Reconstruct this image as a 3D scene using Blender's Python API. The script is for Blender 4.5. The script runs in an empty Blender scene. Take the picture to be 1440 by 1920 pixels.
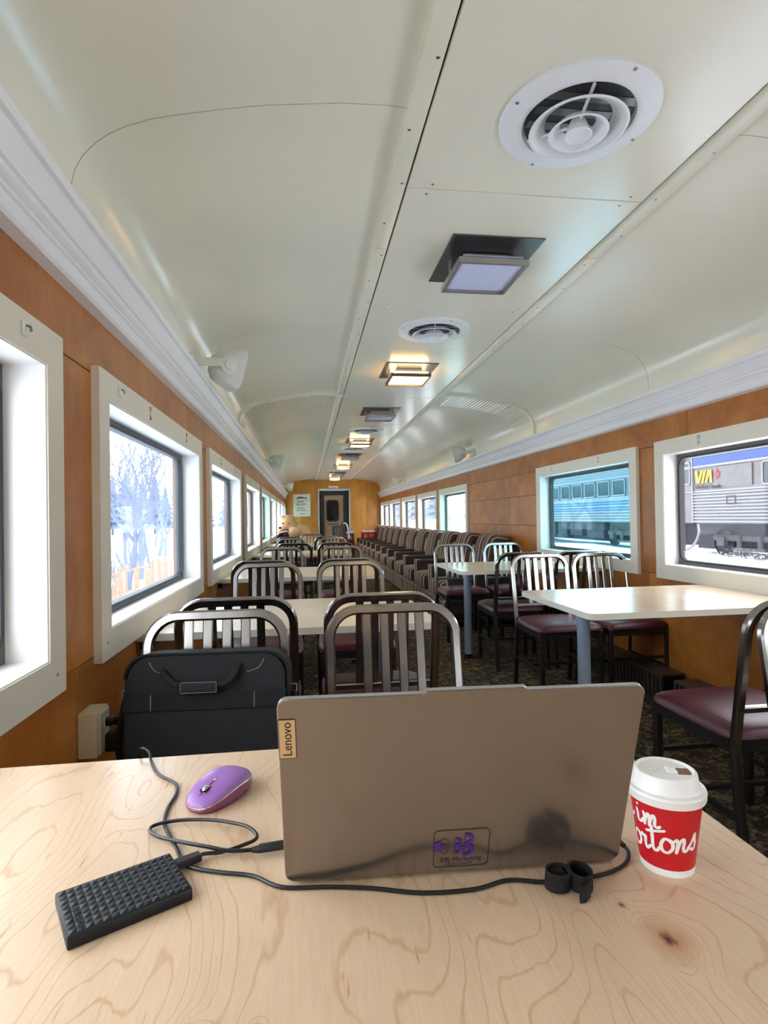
import bpy, bmesh, math, random
from mathutils import Matrix, Vector
R = math.radians
PI = math.pi
random.seed(7)
sc = bpy.context.scene
COL = sc.collection

# ------------------------------------------------------------------ camera, world, exposure
EYE = 1.14                                   # camera height above the car floor
F_PX, YAW, PITCH, ROLL = 1071.6, 0.13587, 0.0101, -0.01587
cam = bpy.data.cameras.new('camera')
cam.sensor_fit = 'VERTICAL'
cam.sensor_height = 36.0
cam.sensor_width = 27.0
cam.lens = 36.0 * F_PX / 1920.0
cam.clip_start = 0.02
cam.clip_end = 400
camo = bpy.data.objects.new('camera', cam)
COL.objects.link(camo)
_f = Vector((math.sin(YAW) * math.cos(PITCH), math.cos(YAW) * math.cos(PITCH), math.sin(PITCH)))
_r0 = Vector((math.cos(YAW), -math.sin(YAW), 0))
_u0 = _r0.cross(_f)
_r = _r0 * math.cos(ROLL) + _u0 * math.sin(ROLL)
_u = -_r0 * math.sin(ROLL) + _u0 * math.cos(ROLL)
camo.matrix_world = Matrix(((_r.x, _u.x, -_f.x, 0), (_r.y, _u.y, -_f.y, 0), (_r.z, _u.z, -_f.z, EYE), (0, 0, 0, 1)))
sc.camera = camo

world = bpy.data.worlds.new('overcast_sky')
sc.world = world
world.use_nodes = True
_bg = world.node_tree.nodes['Background']
_bg.inputs[0].default_value = (0.985, 0.985, 1.0, 1)
_bg.inputs[1].default_value = 5.0

sc.view_settings.view_transform = 'Standard'
sc.view_settings.look = 'None'
sc.view_settings.gamma = 1.0
sc.view_settings.use_curve_mapping = False
sc.view_settings.exposure = 0.4
sc.cycles.use_denoising = True
sc.cycles.max_bounces = 12
sc.cycles.diffuse_bounces = 7
sc.cycles.glossy_bounces = 5
sc.cycles.transparent_max_bounces = 24
sc.cycles.sample_clamp_indirect = 8.0

# ------------------------------------------------------------------ mesh helpers
class MB:
    def __init__(self):
        self.v = []; self.f = []; self.m = []
    def add(self, vs, fs, mat=None, mi=0):
        o = len(self.v)
        if mat is not None:
            vs = [mat @ Vector(p) for p in vs]
        self.v += [tuple(p) for p in vs]
        self.f += [tuple(i + o for i in f) for f in fs]
        self.m += [mi] * len(fs)
        return self
    def box(self, lo, hi, bev=0.0, seg=1, mat=None, mi=0):
        x0, y0, z0 = lo; x1, y1, z1 = hi
        if bev <= 0:
            vs = [(x0,y0,z0),(x1,y0,z0),(x1,y1,z0),(x0,y1,z0),(x0,y0,z1),(x1,y0,z1),(x1,y1,z1),(x0,y1,z1)]
            fs = [(0,3,2,1),(4,5,6,7),(0,1,5,4),(1,2,6,5),(2,3,7,6),(3,0,4,7)]
            return self.add(vs, fs, mat, mi)
        bm = bmesh.new()
        bmesh.ops.create_cube(bm, size=1)
        for v in bm.verts:
            v.co = ((x0+x1)/2 + v.co.x*(x1-x0), (y0+y1)/2 + v.co.y*(y1-y0), (z0+z1)/2 + v.co.z*(z1-z0))
        bmesh.ops.bevel(bm, geom=list(bm.edges), offset=bev, segments=seg, profile=0.5, affect='EDGES')
        bm.verts.index_update()
        vs = [v.co.copy() for v in bm.verts]; fs = [[v.index for v in f.verts] for f in bm.faces]
        bm.free()
        return self.add(vs, fs, mat, mi)
    def prism(self, poly, axis, a, b, mat=None, mi=0):
        """extrude 2D polygon; axis 'x': poly=(y,z), 'y': poly=(x,z), 'z': poly=(x,y)"""
        def P(p, t):
            return {'x': (t, p[0], p[1]), 'y': (p[0], t, p[1]), 'z': (p[0], p[1], t)}[axis]
        n = len(poly)
        vs = [P(p, a) for p in poly] + [P(p, b) for p in poly]
        fs = [tuple(range(n))[::-1], tuple(range(n, 2*n))] + [(i, (i+1) % n, n + (i+1) % n, n + i) for i in range(n)]
        return self.add(vs, fs, mat, mi)
    def lathe(self, prof, n=32, c=(0,0,0), cap0=False, cap1=False, mat=None, mi=0, a0=0.0, a1=2*PI):
        full = abs(a1 - a0 - 2*PI) < 1e-6
        m = n if full else n + 1
        vs = []; fs = []
        for r, z in prof:
            for i in range(m):
                a = a0 + (a1 - a0) * i / n
                vs.append((c[0] + r*math.cos(a), c[1] + r*math.sin(a), c[2] + z))
        for k in range(len(prof) - 1):
            for i in range(n):
                j = (i + 1) % m
                fs.append((k*m + i, k*m + j, (k+1)*m + j, (k+1)*m + i))
        if cap0: fs.append(tuple(range(m))[::-1])
        if cap1: fs.append(tuple(range((len(prof)-1)*m, len(prof)*m)))
        return self.add(vs, fs, mat, mi)
    def tube(self, pts, r, n=8, closed=False, mat=None, mi=0, radii=None):
        pts = [Vector(p) for p in pts]
        N = len(pts); vs = []; fs = []; prev = None
        for i, p in enumerate(pts):
            a = pts[(i-1) % N] if (closed or i > 0) else p
            b = pts[(i+1) % N] if (closed or i < N-1) else p
            t = (b - a).normalized()
            if prev is None:
                ref = Vector((0,0,1)) if abs(t.z) < 0.9 else Vector((1,0,0))
                u = t.cross(ref).normalized()
            else:
                u = (prev - t * prev.dot(t)).normalized()
            prev = u
            w = t.cross(u)
            rr = radii[i] if radii else r
            for k in range(n):
                an = 2*PI*k/n
                vs.append(p + (u*math.cos(an) + w*math.sin(an)) * rr)
        for i in range(N if closed else N-1):
            j = (i+1) % N
            for k in range(n):
                l = (k+1) % n
                fs.append((i*n+k, i*n+l, j*n+l, j*n+k))
        if not closed:
            fs.append(tuple(range(n))[::-1]); fs.append(tuple(range((N-1)*n, N*n)))
        return self.add(vs, fs, mat, mi)
    def sweep(self, pts, w, t, nrm, mat=None, mi=0, closed=False):
        """rectangular bar: width w in the plane of the path, thickness t along nrm"""
        pts = [Vector(p) for p in pts]; nrm = Vector(nrm)
        N = len(pts); vs = []; fs = []
        for i, p in enumerate(pts):
            a = pts[(i-1) % N] if (closed or i > 0) else p
            b = pts[(i+1) % N] if (closed or i < N-1) else p
            tt = (b - a).normalized()
            nn = (nrm - tt * nrm.dot(tt)).normalized()
            bb = tt.cross(nn)
            c = min(w, t) * 0.22
            for sx, sy in ((-1,-1),(1,-1),(1,1),(-1,1)):
                # chamfered corners: two verts per corner
                q1 = p + bb*(sx*(w/2 - c)) + nn*(sy*t/2)
                q2 = p + bb*(sx*w/2) + nn*(sy*(t/2 - c))
                if (sx, sy) in ((-1,-1),(1,1)):
                    vs += [q2, q1]
                else:
                    vs += [q1, q2]
        n = 8
        for i in range(N if closed else N-1):
            j = (i+1) % N
            for k in range(n):
                l = (k+1) % n
                fs.append((i*n+k, i*n+l, j*n+l, j*n+k))
        if not closed:
            fs.append(tuple(range(n))[::-1]); fs.append(tuple(range((N-1)*n, N*n)))
        return self.add(vs, fs, mat, mi)
    def super(self, c, s, e1=0.3, e2=0.3, nu=24, nv=12, mat=None, mi=0):
        """superellipsoid: centre c, half sizes s"""
        def sp(x, e): return math.copysign(abs(x)**e, x)
        vs = []; fs = []
        for j in range(1, nv):
            th = -PI/2 + PI*j/nv
            for i in range(nu):
                ph = 2*PI*i/nu
                vs.append((c[0] + s[0]*sp(math.cos(th), e1)*sp(math.cos(ph), e2),
                           c[1] + s[1]*sp(math.cos(th), e1)*sp(math.sin(ph), e2),
                           c[2] + s[2]*sp(math.sin(th), e1)))
        for j in range(nv-2):
            for i in range(nu):
                k = (i+1) % nu
                fs.append((j*nu+i, j*nu+k, (j+1)*nu+k, (j+1)*nu+i))
        b = len(vs); vs += [(c[0],c[1],c[2]-s[2]), (c[0],c[1],c[2]+s[2])]
        for i in range(nu):
            k = (i+1) % nu
            fs.append((k, i, b)); fs.append(((nv-2)*nu+i, (nv-2)*nu+k, b+1))
        return self.add(vs, fs, mat, mi)
    def ring(self, lo, hi, w, rad, t0, t1, axis='x', n=6, mi=0, rad_in=None, mat=None):
        """rounded rectangular ring (outer lo..hi in 2D, width w), extruded t0..t1 along axis"""
        def rr(l, h, r):
            pts = []
            for cx, cy, a0 in ((h[0]-r,h[1]-r,0),(l[0]+r,h[1]-r,90),(l[0]+r,l[1]+r,180),(h[0]-r,l[1]+r,270)):
                for k in range(n+1):
                    a = R(a0 + 90*k/n)
                    pts.append((cx + r*math.cos(a), cy + r*math.sin(a)))
            return pts
        if rad_in is None: rad_in = max(rad - w, 0.0005)
        A = rr(lo, hi, max(rad, 0.0004)); B = rr((lo[0]+w, lo[1]+w), (hi[0]-w, hi[1]-w), rad_in)
        N = len(A)
        def P(p, t):
            return {'x': (t, p[0], p[1]), 'y': (p[0], t, p[1]), 'z': (p[0], p[1], t)}[axis]
        vs = [P(p,t0) for p in A] + [P(p,t0) for p in B] + [P(p,t1) for p in A] + [P(p,t1) for p in B]
        fs = []
        for i in range(N):
            j = (i+1) % N
            fs += [(i, j, N+j, N+i), (2*N+i, 3*N+i, 3*N+j, 2*N+j), (i, 2*N+i, 2*N+j, j), (N+i, N+j, 3*N+j, 3*N+i)]
        return self.add(vs, fs, mat, mi)
    def mesh(self, name, mats, smooth=35):
        me = bpy.data.meshes.new(name)
        me.from_pydata(self.v, [], self.f)
        if not isinstance(mats, (list, tuple)): mats = [mats]
        for m in mats: me.materials.append(m)
        if len(mats) > 1:
            me.polygons.foreach_set('material_index', self.m)
        bm = bmesh.new(); bm.from_mesh(me)
        bmesh.ops.recalc_face_normals(bm, faces=bm.faces)
        bm.to_mesh(me); bm.free()
        if smooth:
            me.polygons.foreach_set('use_smooth', [True]*len(me.polygons))
            me.set_sharp_from_angle(angle=R(smooth))
        me.update()
        return me
    def build(self, name, mats, parent=None, smooth=35, loc=None, rot=None):
        o = bpy.data.objects.new(name, self.mesh(name, mats, smooth))
        COL.objects.link(o)
        if parent is not None: o.parent = parent
        if loc is not None: o.location = loc
        if rot is not None: o.rotation_euler = rot
        return o

def tag(o, label=None, cat=None, group=None, kind=None):
    if label: o['label'] = label
    if cat: o['category'] = cat
    if group: o['group'] = group
    if kind: o['kind'] = kind
    return o
def thing(name, label=None, cat=None, loc=(0,0,0), rz=0.0, group=None, kind=None):
    o = bpy.data.objects.new(name, None)
    o.empty_display_size = 0.05
    COL.objects.link(o)
    o.location = loc; o.rotation_euler = (0,0,rz)
    return tag(o, label, cat, group, kind)
KIDS = {}
def copy_tree(o, parent=None):
    c = o.copy(); COL.objects.link(c)
    if parent is not None: c.parent = parent
    for ch in list(o.children):
        copy_tree(ch, c)
    return c
def obj(name, me, parent=None, loc=None, rot=None):
    o = bpy.data.objects.new(name, me); COL.objects.link(o)
    if parent is not None: o.parent = parent
    if loc is not None: o.location = loc
    if rot is not None: o.rotation_euler = rot
    return o
def text_geo(s, size, extrude=0.0004, align='CENTER', shear=0.0):
    """verts, faces of extruded text lying in local XY"""
    cu = bpy.data.curves.new('txt', 'FONT')
    cu.body = s; cu.size = size; cu.extrude = extrude
    cu.align_x = align; cu.align_y = 'CENTER'; cu.resolution_u = 3; cu.shear = shear
    o = bpy.data.objects.new('txt', cu)
    COL.objects.link(o)
    dg = bpy.context.evaluated_depsgraph_get()
    me = bpy.data.meshes.new_from_object(o.evaluated_get(dg))
    vs = [v.co.copy() for v in me.vertices]; fs = [tuple(p.vertices) for p in me.polygons]
    bpy.data.objects.remove(o); bpy.data.curves.remove(cu); bpy.data.meshes.remove(me)
    return vs, fs
def arc(cx, cy, r, a0, a1, n):
    return [(cx + r*math.cos(R(a0 + (a1-a0)*k/n)), cy + r*math.sin(R(a0 + (a1-a0)*k/n))) for k in range(n+1)]
def smooth_path(pts, sub=6):
    """Catmull-Rom"""
    P = [Vector(p) for p in pts]; out = []
    for i in range(len(P)-1):
        p0 = P[max(i-1,0)]; p1 = P[i]; p2 = P[i+1]; p3 = P[min(i+2, len(P)-1)]
        for k in range(sub):
            t = k/sub
            out.append(0.5*((2*p1) + (p2-p0)*t + (2*p0-5*p1+4*p2-p3)*t*t + (3*p1-p0-3*p2+p3)*t**3))
    out.append(P[-1])
    return out

# ------------------------------------------------------------------ materials
def srgb(r, g, b):
    def c(x):
        x /= 255.0
        return x/12.92 if x <= 0.04045 else ((x+0.055)/1.055)**2.4
    return (c(r), c(g), c(b), 1)
def new_mat(name):
    m = bpy.data.materials.new(name); m.use_nodes = True
    nt = m.node_tree
    return m, nt, nt.nodes['Principled BSDF']
def N(nt, t, **kw):
    n = nt.nodes.new(t)
    for k, v in kw.items(): setattr(n, k, v)
    return n
def setin(n, **kw):
    for k, v in kw.items(): n.inputs[k.replace('_', ' ')].default_value = v
def mat(name, col, rough=0.5, metal=0.0, var=0.12, scale=8.0, bump=0.0, bscale=60.0, spec=0.5, coat=0.0, col2=None, stretch=(1,1,1)):
    """procedural base: noise-mottled colour + fine relief"""
    m, nt, b = new_mat(name)
    tc = N(nt, 'ShaderNodeTexCoord'); mp = N(nt, 'ShaderNodeMapping')
    mp.inputs['Scale'].default_value = stretch
    nt.links.new(tc.outputs['Object'], mp.inputs['Vector'])
    no = N(nt, 'ShaderNodeTexNoise'); setin(no, Scale=scale, Detail=5.0, Roughness=0.6)
    nt.links.new(mp.outputs[0], no.inputs['Vector'])
    rp = N(nt, 'ShaderNodeValToRGB')
    c2 = col2 if col2 else tuple(c*(1-var) for c in col[:3]) + (1,)
    rp.color_ramp.elements[0].color = c2; rp.color_ramp.elements[0].position = 0.3
    rp.color_ramp.elements[1].color = col; rp.color_ramp.elements[1].position = 0.7
    nt.links.new(no.outputs[0], rp.inputs[0]); nt.links.new(rp.outputs[0], b.inputs['Base Color'])
    b.inputs['Roughness'].default_value = rough; b.inputs['Metallic'].default_value = metal
    b.inputs['Specular IOR Level'].default_value = spec
    if coat: b.inputs['Coat Weight'].default_value = coat; b.inputs['Coat Roughness'].default_value = 0.12
    if bump:
        n2 = N(nt, 'ShaderNodeTexNoise'); setin(n2, Scale=bscale, Detail=3.0)
        nt.links.new(mp.outputs[0], n2.inputs['Vector'])
        bp = N(nt, 'ShaderNodeBump'); setin(bp, Strength=bump, Distance=0.01)
        nt.links.new(n2.outputs[0], bp.inputs['Height']); nt.links.new(bp.outputs[0], b.inputs['Normal'])
    return m
def emit(name, col, strength):
    m, nt, b = new_mat(name)
    b.inputs['Base Color'].default_value = col
    b.inputs['Emission Color'].default_value = col
    b.inputs['Emission Strength'].default_value = strength
    return m

def plywood(name, knots=(), col=(0.74,0.56,0.40,1), dark=(0.50,0.31,0.17,1), line=0.5, rough=0.32):
    """rotary-cut birch: contour-line grain of a smooth field stretched along y, with knots (x, y, radius, strength)"""
    m, nt, b = new_mat(name)
    ge = N(nt, 'ShaderNodeNewGeometry')
    def mth(op, a, b_=None, c_=None):
        k = N(nt, 'ShaderNodeMath', operation=op)
        for i, x in enumerate((a, b_, c_)):
            if x is None: continue
            if isinstance(x, (int, float)): k.inputs[i].default_value = x
            else: nt.links.new(x, k.inputs[i])
        return k.outputs[0]
    def noise(scale, detail, rough_=0.5, dist=0.0, sc_=1.0, off=(0,0,0)):
        mp = N(nt, 'ShaderNodeMapping'); mp.inputs['Scale'].default_value = scale; mp.inputs['Location'].default_value = off
        nt.links.new(ge.outputs['Position'], mp.inputs['Vector'])
        n = N(nt, 'ShaderNodeTexNoise'); setin(n, Scale=sc_, Detail=detail, Roughness=rough_, Distortion=dist)
        nt.links.new(mp.outputs[0], n.inputs['Vector']); return n.outputs[0]
    def ramp(x, p0, c0, p1, c1):
        r = N(nt, 'ShaderNodeValToRGB'); e = r.color_ramp.elements
        e[0].position = p0; e[0].color = c0; e[1].position = p1; e[1].color = c1
        nt.links.new(x, r.inputs[0]); return r.outputs[0]
    W, B = (1,1,1,1), (0,0,0,1)
    field = noise((5.2, 1.9, 1), 1.2, 0.45, 0.5)
    field = mth('ADD', field, mth('MULTIPLY', noise((34, 9, 1), 2.0, 0.6), 0.035))
    core = None; halo = None
    for (kx, ky, kr, ka) in knots:
        sb = N(nt, 'ShaderNodeVectorMath', operation='SUBTRACT'); sb.inputs[1].default_value = (kx, ky, 0)
        nt.links.new(ge.outputs['Position'], sb.inputs[0])
        sx = N(nt, 'ShaderNodeSeparateXYZ'); nt.links.new(sb.outputs[0], sx.inputs[0])
        d2 = mth('ADD', mth('MULTIPLY', sx.outputs[0], sx.outputs[0]), mth('MULTIPLY', mth('MULTIPLY', sx.outputs[1], sx.outputs[1]), 0.55))
        q = mth('ADD', 1.0, mth('DIVIDE', d2, kr*kr))
        field = mth('ADD', field, mth('DIVIDE', ka, q))
        d = mth('ADD', mth('SQRT', d2), mth('MULTIPLY', mth('SUBTRACT', noise((90, 60, 1), 3.0, 0.6), 0.5), 0.016*kr/0.02))
        c_ = ramp(d, kr*0.07, W, kr*0.2, B); h_ = ramp(d, kr*0.15, W, kr*1.1, B)
        core = c_ if core is None else mth('MAXIMUM', core, c_); halo = h_ if halo is None else mth('MAXIMUM', halo, h_)
    lines = mth('PINGPONG', mth('MULTIPLY', field, 23.0), 0.5)
    lw = mth('ADD', lines, mth('MULTIPLY', noise((60, 14, 1), 3.0, 0.7, off=(3,1,0)), 0.16))
    lmask = ramp(lw, 0.085, W, 0.17, B)
    tone = ramp(noise((7, 2.2, 1), 4.0, 0.6, off=(5,2,0)), 0.32, tuple(c*0.86 for c in col[:3]) + (1,), 0.70, col)
    fleck = ramp(noise((150, 17, 1), 2.0, 0.5, off=(1,7,0)), 0.70, B, 0.77, W)
    fine = ramp(noise((420, 26, 1), 2.0, 0.5), 0.35, (0.93,0.91,0.88,1), 0.65, W)
    def mix(a_, b_, f, bt='MIX'):
        x = N(nt, 'ShaderNodeMix', data_type='RGBA', blend_type=bt)
        for nm, v in (('A', a_), ('B', b_), ('Factor', f)):
            if isinstance(v, (tuple, float, int)): x.inputs[nm].default_value = v
            else: nt.links.new(v, x.inputs[nm])
        return x.outputs['Result']
    c = mix(tone, fine, 0.8, 'MULTIPLY')
    c = mix(c, dark, mth('MAXIMUM', mth('MULTIPLY', lmask, line), mth('MULTIPLY', fleck, 0.75)))
    if core is not None:
        c = mix(c, (0.42,0.19,0.06,1), mth('MULTIPLY', halo, 0.75)); c = mix(c, (0.05,0.025,0.015,1), core)
    nt.links.new(c, b.inputs['Base Color'])
    b.inputs['Roughness'].default_value = rough
    b.inputs['Coat Weight'].default_value = 0.25; b.inputs['Coat Roughness'].default_value = 0.2
    return m

def veneer(name, c1, c2, c3, rough=0.38, scale=(1,1,1)):
    """orange-brown mottled birch veneer"""
    m, nt, b = new_mat(name)
    ge = N(nt, 'ShaderNodeNewGeometry'); mp = N(nt, 'ShaderNodeMapping'); mp.inputs['Scale'].default_value = scale
    oi = N(nt, 'ShaderNodeObjectInfo')
    ad = N(nt, 'ShaderNodeVectorMath', operation='ADD')
    cb = N(nt, 'ShaderNodeCombineXYZ')
    ml = N(nt, 'ShaderNodeMath', operation='MULTIPLY'); ml.inputs[1].default_value = 30.0
    nt.links.new(oi.outputs['Random'], ml.inputs[0]); nt.links.new(ml.outputs[0], cb.inputs[0]); nt.links.new(ml.outputs[0], cb.inputs[2])
    nt.links.new(ge.outputs['Position'], ad.inputs[0]); nt.links.new(cb.outputs[0], ad.inputs[1])
    nt.links.new(ad.outputs[0], mp.inputs['Vector'])
    n1 = N(nt, 'ShaderNodeTexNoise'); setin(n1, Scale=3.2, Detail=6.0, Roughness=0.62, Distortion=0.6)
    nt.links.new(mp.outputs[0], n1.inputs['Vector'])
    rp = N(nt, 'ShaderNodeValToRGB'); e = rp.color_ramp.elements
    e[0].position = 0.25; e[0].color = c1; e[1].position = 0.75; e[1].color = c3
    k = e.new(0.5); k.color = c2
    nt.links.new(n1.outputs[0], rp.inputs[0])
    n2 = N(nt, 'ShaderNodeTexNoise'); setin(n2, Scale=14.0, Detail=4.0, Roughness=0.7)
    mp2 = N(nt, 'ShaderNodeMapping'); mp2.inputs['Scale'].default_value = (3, 3, 0.6)
    nt.links.new(ad.outputs[0], mp2.inputs['Vector']); nt.links.new(mp2.outputs[0], n2.inputs['Vector'])
    mx = N(nt, 'ShaderNodeMix', data_type='RGBA', blend_type='MULTIPLY'); mx.inputs['Factor'].default_value = 0.35
    r2 = N(nt, 'ShaderNodeValToRGB'); r2.color_ramp.elements[0].position = 0.3; r2.color_ramp.elements[0].color = (0.6,0.5,0.42,1)
    r2.color_ramp.elements[1].position = 0.62; r2.color_ramp.elements[1].color = (1,1,1,1)
    nt.links.new(n2.outputs[0], r2.inputs[0])
    nt.links.new(rp.outputs[0], mx.inputs['A']); nt.links.new(r2.outputs[0], mx.inputs['B'])
    # each panel its own tone
    mx2 = N(nt, 'ShaderNodeMix', data_type='RGBA', blend_type='MULTIPLY'); mx2.inputs['Factor'].default_value = 1.0
    mr = N(nt, 'ShaderNodeMapRange'); mr.inputs['To Min'].default_value = 0.84; mr.inputs['To Max'].default_value = 1.1
    nt.links.new(oi.outputs['Random'], mr.inputs['Value'])
    nt.links.new(mx.outputs['Result'], mx2.inputs['A']); nt.links.new(mr.outputs[0], mx2.inputs['B'])
    nt.links.new(mx2.outputs['Result'], b.inputs['Base Color'])
    b.inputs['Roughness'].default_value = rough
    return m

def glass(name, tint, dirt_haze=0.10, dirt_haze_col=(0.9,0.95,1,1), frost=0.0, zlow=0.0):
    """window pane: tinted see-through, a grimy film that scatters daylight, mirror reflection by angle"""
    m = bpy.data.materials.new(name); m.use_nodes = True
    nt = m.node_tree; nt.nodes.clear()
    out = N(nt, 'ShaderNodeOutputMaterial')
    tr = N(nt, 'ShaderNodeBsdfTransparent'); tr.inputs[0].default_value = tint
    tl = N(nt, 'ShaderNodeBsdfTranslucent'); tl.inputs[0].default_value = dirt_haze_col  # translucent layer also puts outdoor mist haze over the view
    gl = N(nt, 'ShaderNodeBsdfGlossy'); gl.inputs['Roughness'].default_value = 0.03
    ge = N(nt, 'ShaderNodeNewGeometry')
    no = N(nt, 'ShaderNodeTexNoise'); setin(no, Scale=2.5, Detail=5.0, Roughness=0.7)
    mp = N(nt, 'ShaderNodeMapping'); mp.inputs['Scale'].default_value = (1, 2.5, 0.8)
    nt.links.new(ge.outputs['Position'], mp.inputs[0]); nt.links.new(mp.outputs[0], no.inputs['Vector'])
    mr = N(nt, 'ShaderNodeMapRange'); mr.inputs['From Min'].default_value = 0.3; mr.inputs['From Max'].default_value = 0.75
    mr.inputs['To Min'].default_value = dirt_haze*0.4; mr.inputs['To Max'].default_value = dirt_haze*1.6
    nt.links.new(no.outputs[0], mr.inputs['Value'])
    fac = mr.outputs[0]
    if frost:
        sx = N(nt, 'ShaderNodeSeparateXYZ'); nt.links.new(ge.outputs['Position'], sx.inputs[0])
        fz = N(nt, 'ShaderNodeMapRange'); fz.inputs['From Min'].default_value = zlow; fz.inputs['From Max'].default_value = zlow + 0.13
        fz.inputs['To Min'].default_value = 0.36; fz.inputs['To Max'].default_value = 0.0
        nt.links.new(sx.outputs[2], fz.inputs['Value'])
        vo = N(nt, 'ShaderNodeTexNoise'); setin(vo, Scale=85.0, Detail=4.0, Roughness=0.75)
        nt.links.new(ge.outputs['Position'], vo.inputs['Vector'])
        sm = N(nt, 'ShaderNodeMath', operation='ADD'); nt.links.new(vo.outputs[0], sm.inputs[0]); nt.links.new(fz.outputs[0], sm.inputs[1])
        fr = N(nt, 'ShaderNodeValToRGB'); fr.color_ramp.elements[0].position = 0.78; fr.color_ramp.elements[1].position = 0.86
        nt.links.new(sm.outputs[0], fr.inputs[0])
        fm = N(nt, 'ShaderNodeMath', operation='MULTIPLY'); fm.inputs[1].default_value = frost
        nt.links.new(fr.outputs[0], fm.inputs[0])
        mxx = N(nt, 'ShaderNodeMath', operation='MAXIMUM'); nt.links.new(fac, mxx.inputs[0]); nt.links.new(fm.outputs[0], mxx.inputs[1])
        fac = mxx.outputs[0]
    m1 = N(nt, 'ShaderNodeMixShader'); nt.links.new(fac, m1.inputs[0]); nt.links.new(tr.outputs[0], m1.inputs[1]); nt.links.new(tl.outputs[0], m1.inputs[2])
    lw = N(nt, 'ShaderNodeLayerWeight'); lw.inputs['Blend'].default_value = 0.5
    pw = N(nt, 'ShaderNodeMath', operation='POWER'); pw.inputs[1].default_value = 4.0; nt.links.new(lw.outputs['Facing'], pw.inputs[0])
    fr2 = N(nt, 'ShaderNodeMath', operation='MULTIPLY_ADD'); fr2.inputs[1].default_value = 0.16; fr2.inputs[2].default_value = 0.012; nt.links.new(pw.outputs[0], fr2.inputs[0])
    m2 = N(nt, 'ShaderNodeMixShader'); nt.links.new(fr2.outputs[0], m2.inputs[0]); nt.links.new(m1.outputs[0], m2.inputs[1]); nt.links.new(gl.outputs[0], m2.inputs[2])
    nt.links.new(m2.outputs[0], out.inputs[0])
    return m

def stripes(name, axis=1, brown=srgb(64,44,41), beige=srgb(210,176,148), freq=4.6, rough=0.85):
    m, nt, b = new_mat(name)
    tc = N(nt, 'ShaderNodeTexCoord'); sx = N(nt, 'ShaderNodeSeparateXYZ'); nt.links.new(tc.outputs['Object'], sx.inputs[0])
    def mth(op, a, v):
        k = N(nt, 'ShaderNodeMath', operation=op); nt.links.new(a, k.inputs[0]); k.inputs[1].default_value = v; return k.outputs[0]
    f = mth('FRACT', mth('MULTIPLY', mth('ADD', sx.outputs[axis], 5.0), freq), 0)
    rp = N(nt, 'ShaderNodeValToRGB'); rp.color_ramp.interpolation = 'CONSTANT'
    e = rp.color_ramp.elements; e[0].position = 0; e[0].color = brown; e[1].position = 0.26; e[1].color = beige
    for p, c in ((0.40, brown), (0.66, srgb(72,40,44)), (0.72, beige), (0.80, srgb(44,32,32)), (0.9, brown)):
        k = e.new(p); k.color = c
    nt.links.new(f, rp.inputs[0])
    nt.links.new(rp.outputs[0], b.inputs['Base Color'])
    b.inputs['Roughness'].default_value = rough; b.inputs['Specular IOR Level'].default_value = 0.25
    b.inputs['Sheen Weight'].default_value = 0.15
    n2 = N(nt, 'ShaderNodeTexNoise'); setin(n2, Scale=300.0, Detail=2.0); nt.links.new(tc.outputs['Object'], n2.inputs['Vector'])
    bp = N(nt, 'ShaderNodeBump'); setin(bp, Strength=0.3, Distance=0.002); nt.links.new(n2.outputs[0], bp.inputs['Height']); nt.links.new(bp.outputs[0], b.inputs['Normal'])
    return m

def carpet():
    m, nt, b = new_mat('carpet')
    ge = N(nt, 'ShaderNodeNewGeometry')
    n1 = N(nt, 'ShaderNodeTexNoise'); setin(n1, Scale=22.0, Detail=3.0, Roughness=0.6, Distortion=1.6)
    nt.links.new(ge.outputs['Position'], n1.inputs['Vector'])
    rp = N(nt, 'ShaderNodeValToRGB'); e = rp.color_ramp.elements
    e[0].position = 0.40; e[0].color = srgb(56,49,42); e[1].position = 0.66; e[1].color = srgb(150,128,100)
    k = e.new(0.52); k.color = srgb(84,73,60)
    nt.links.new(n1.outputs[0], rp.inputs[0]); nt.links.new(rp.outputs[0], b.inputs['Base Color'])
    b.inputs['Roughness'].default_value = 0.95; b.inputs['Specular IOR Level'].default_value = 0.1
    n2 = N(nt, 'ShaderNodeTexNoise'); setin(n2, Scale=400.0, Detail=2.0); nt.links.new(ge.outputs['Position'], n2.inputs['Vector'])
    bp = N(nt, 'ShaderNodeBump'); setin(bp, Strength=0.6, Distance=0.004); nt.links.new(n2.outputs[0], bp.inputs['Height']); nt.links.new(bp.outputs[0], b.inputs['Normal'])
    return m

M = {}
M['ceil'] = mat('ceiling_paint', srgb(236,231,212), rough=0.2, var=0.05, scale=1.5, bump=0.04, bscale=4)
M['ceil_batten'] = mat('batten_paint', srgb(234,229,208), rough=0.35, var=0.06, scale=6)
M['groove'] = mat('dark_joint', srgb(70,62,50), rough=0.9)
M['crown'] = mat('crown_paint', srgb(240,238,240), rough=0.4, var=0.03)
M['white_wood'] = mat('casing_paint', srgb(234,227,211), rough=0.42, var=0.05, scale=4)
M['white_jamb'] = mat('jamb_paint', srgb(240,240,238), rough=0.45, var=0.05, scale=5)
M['veneer'] = veneer('wall_veneer', srgb(146,82,30), srgb(180,110,44), srgb(204,136,62))
M['veneer_end'] = veneer('end_wall_veneer', srgb(176,112,36), srgb(206,140,54), srgb(224,160,76), scale=(1,1,0.35))
M['wallback'] = mat('wall_core', srgb(120,80,46), rough=0.8)
M['carpet'] = carpet()
M['rubber'] = mat('window_rubber', srgb(30,30,32), rough=0.5)
M['gasket'] = mat('window_seal_grey', srgb(96,92,90), rough=0.5)
M['metal'] = mat('chair_metal', (0.42,0.405,0.385,1), rough=0.19, metal=1.0, var=0.3, scale=14, stretch=(1,1,0.3))
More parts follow.
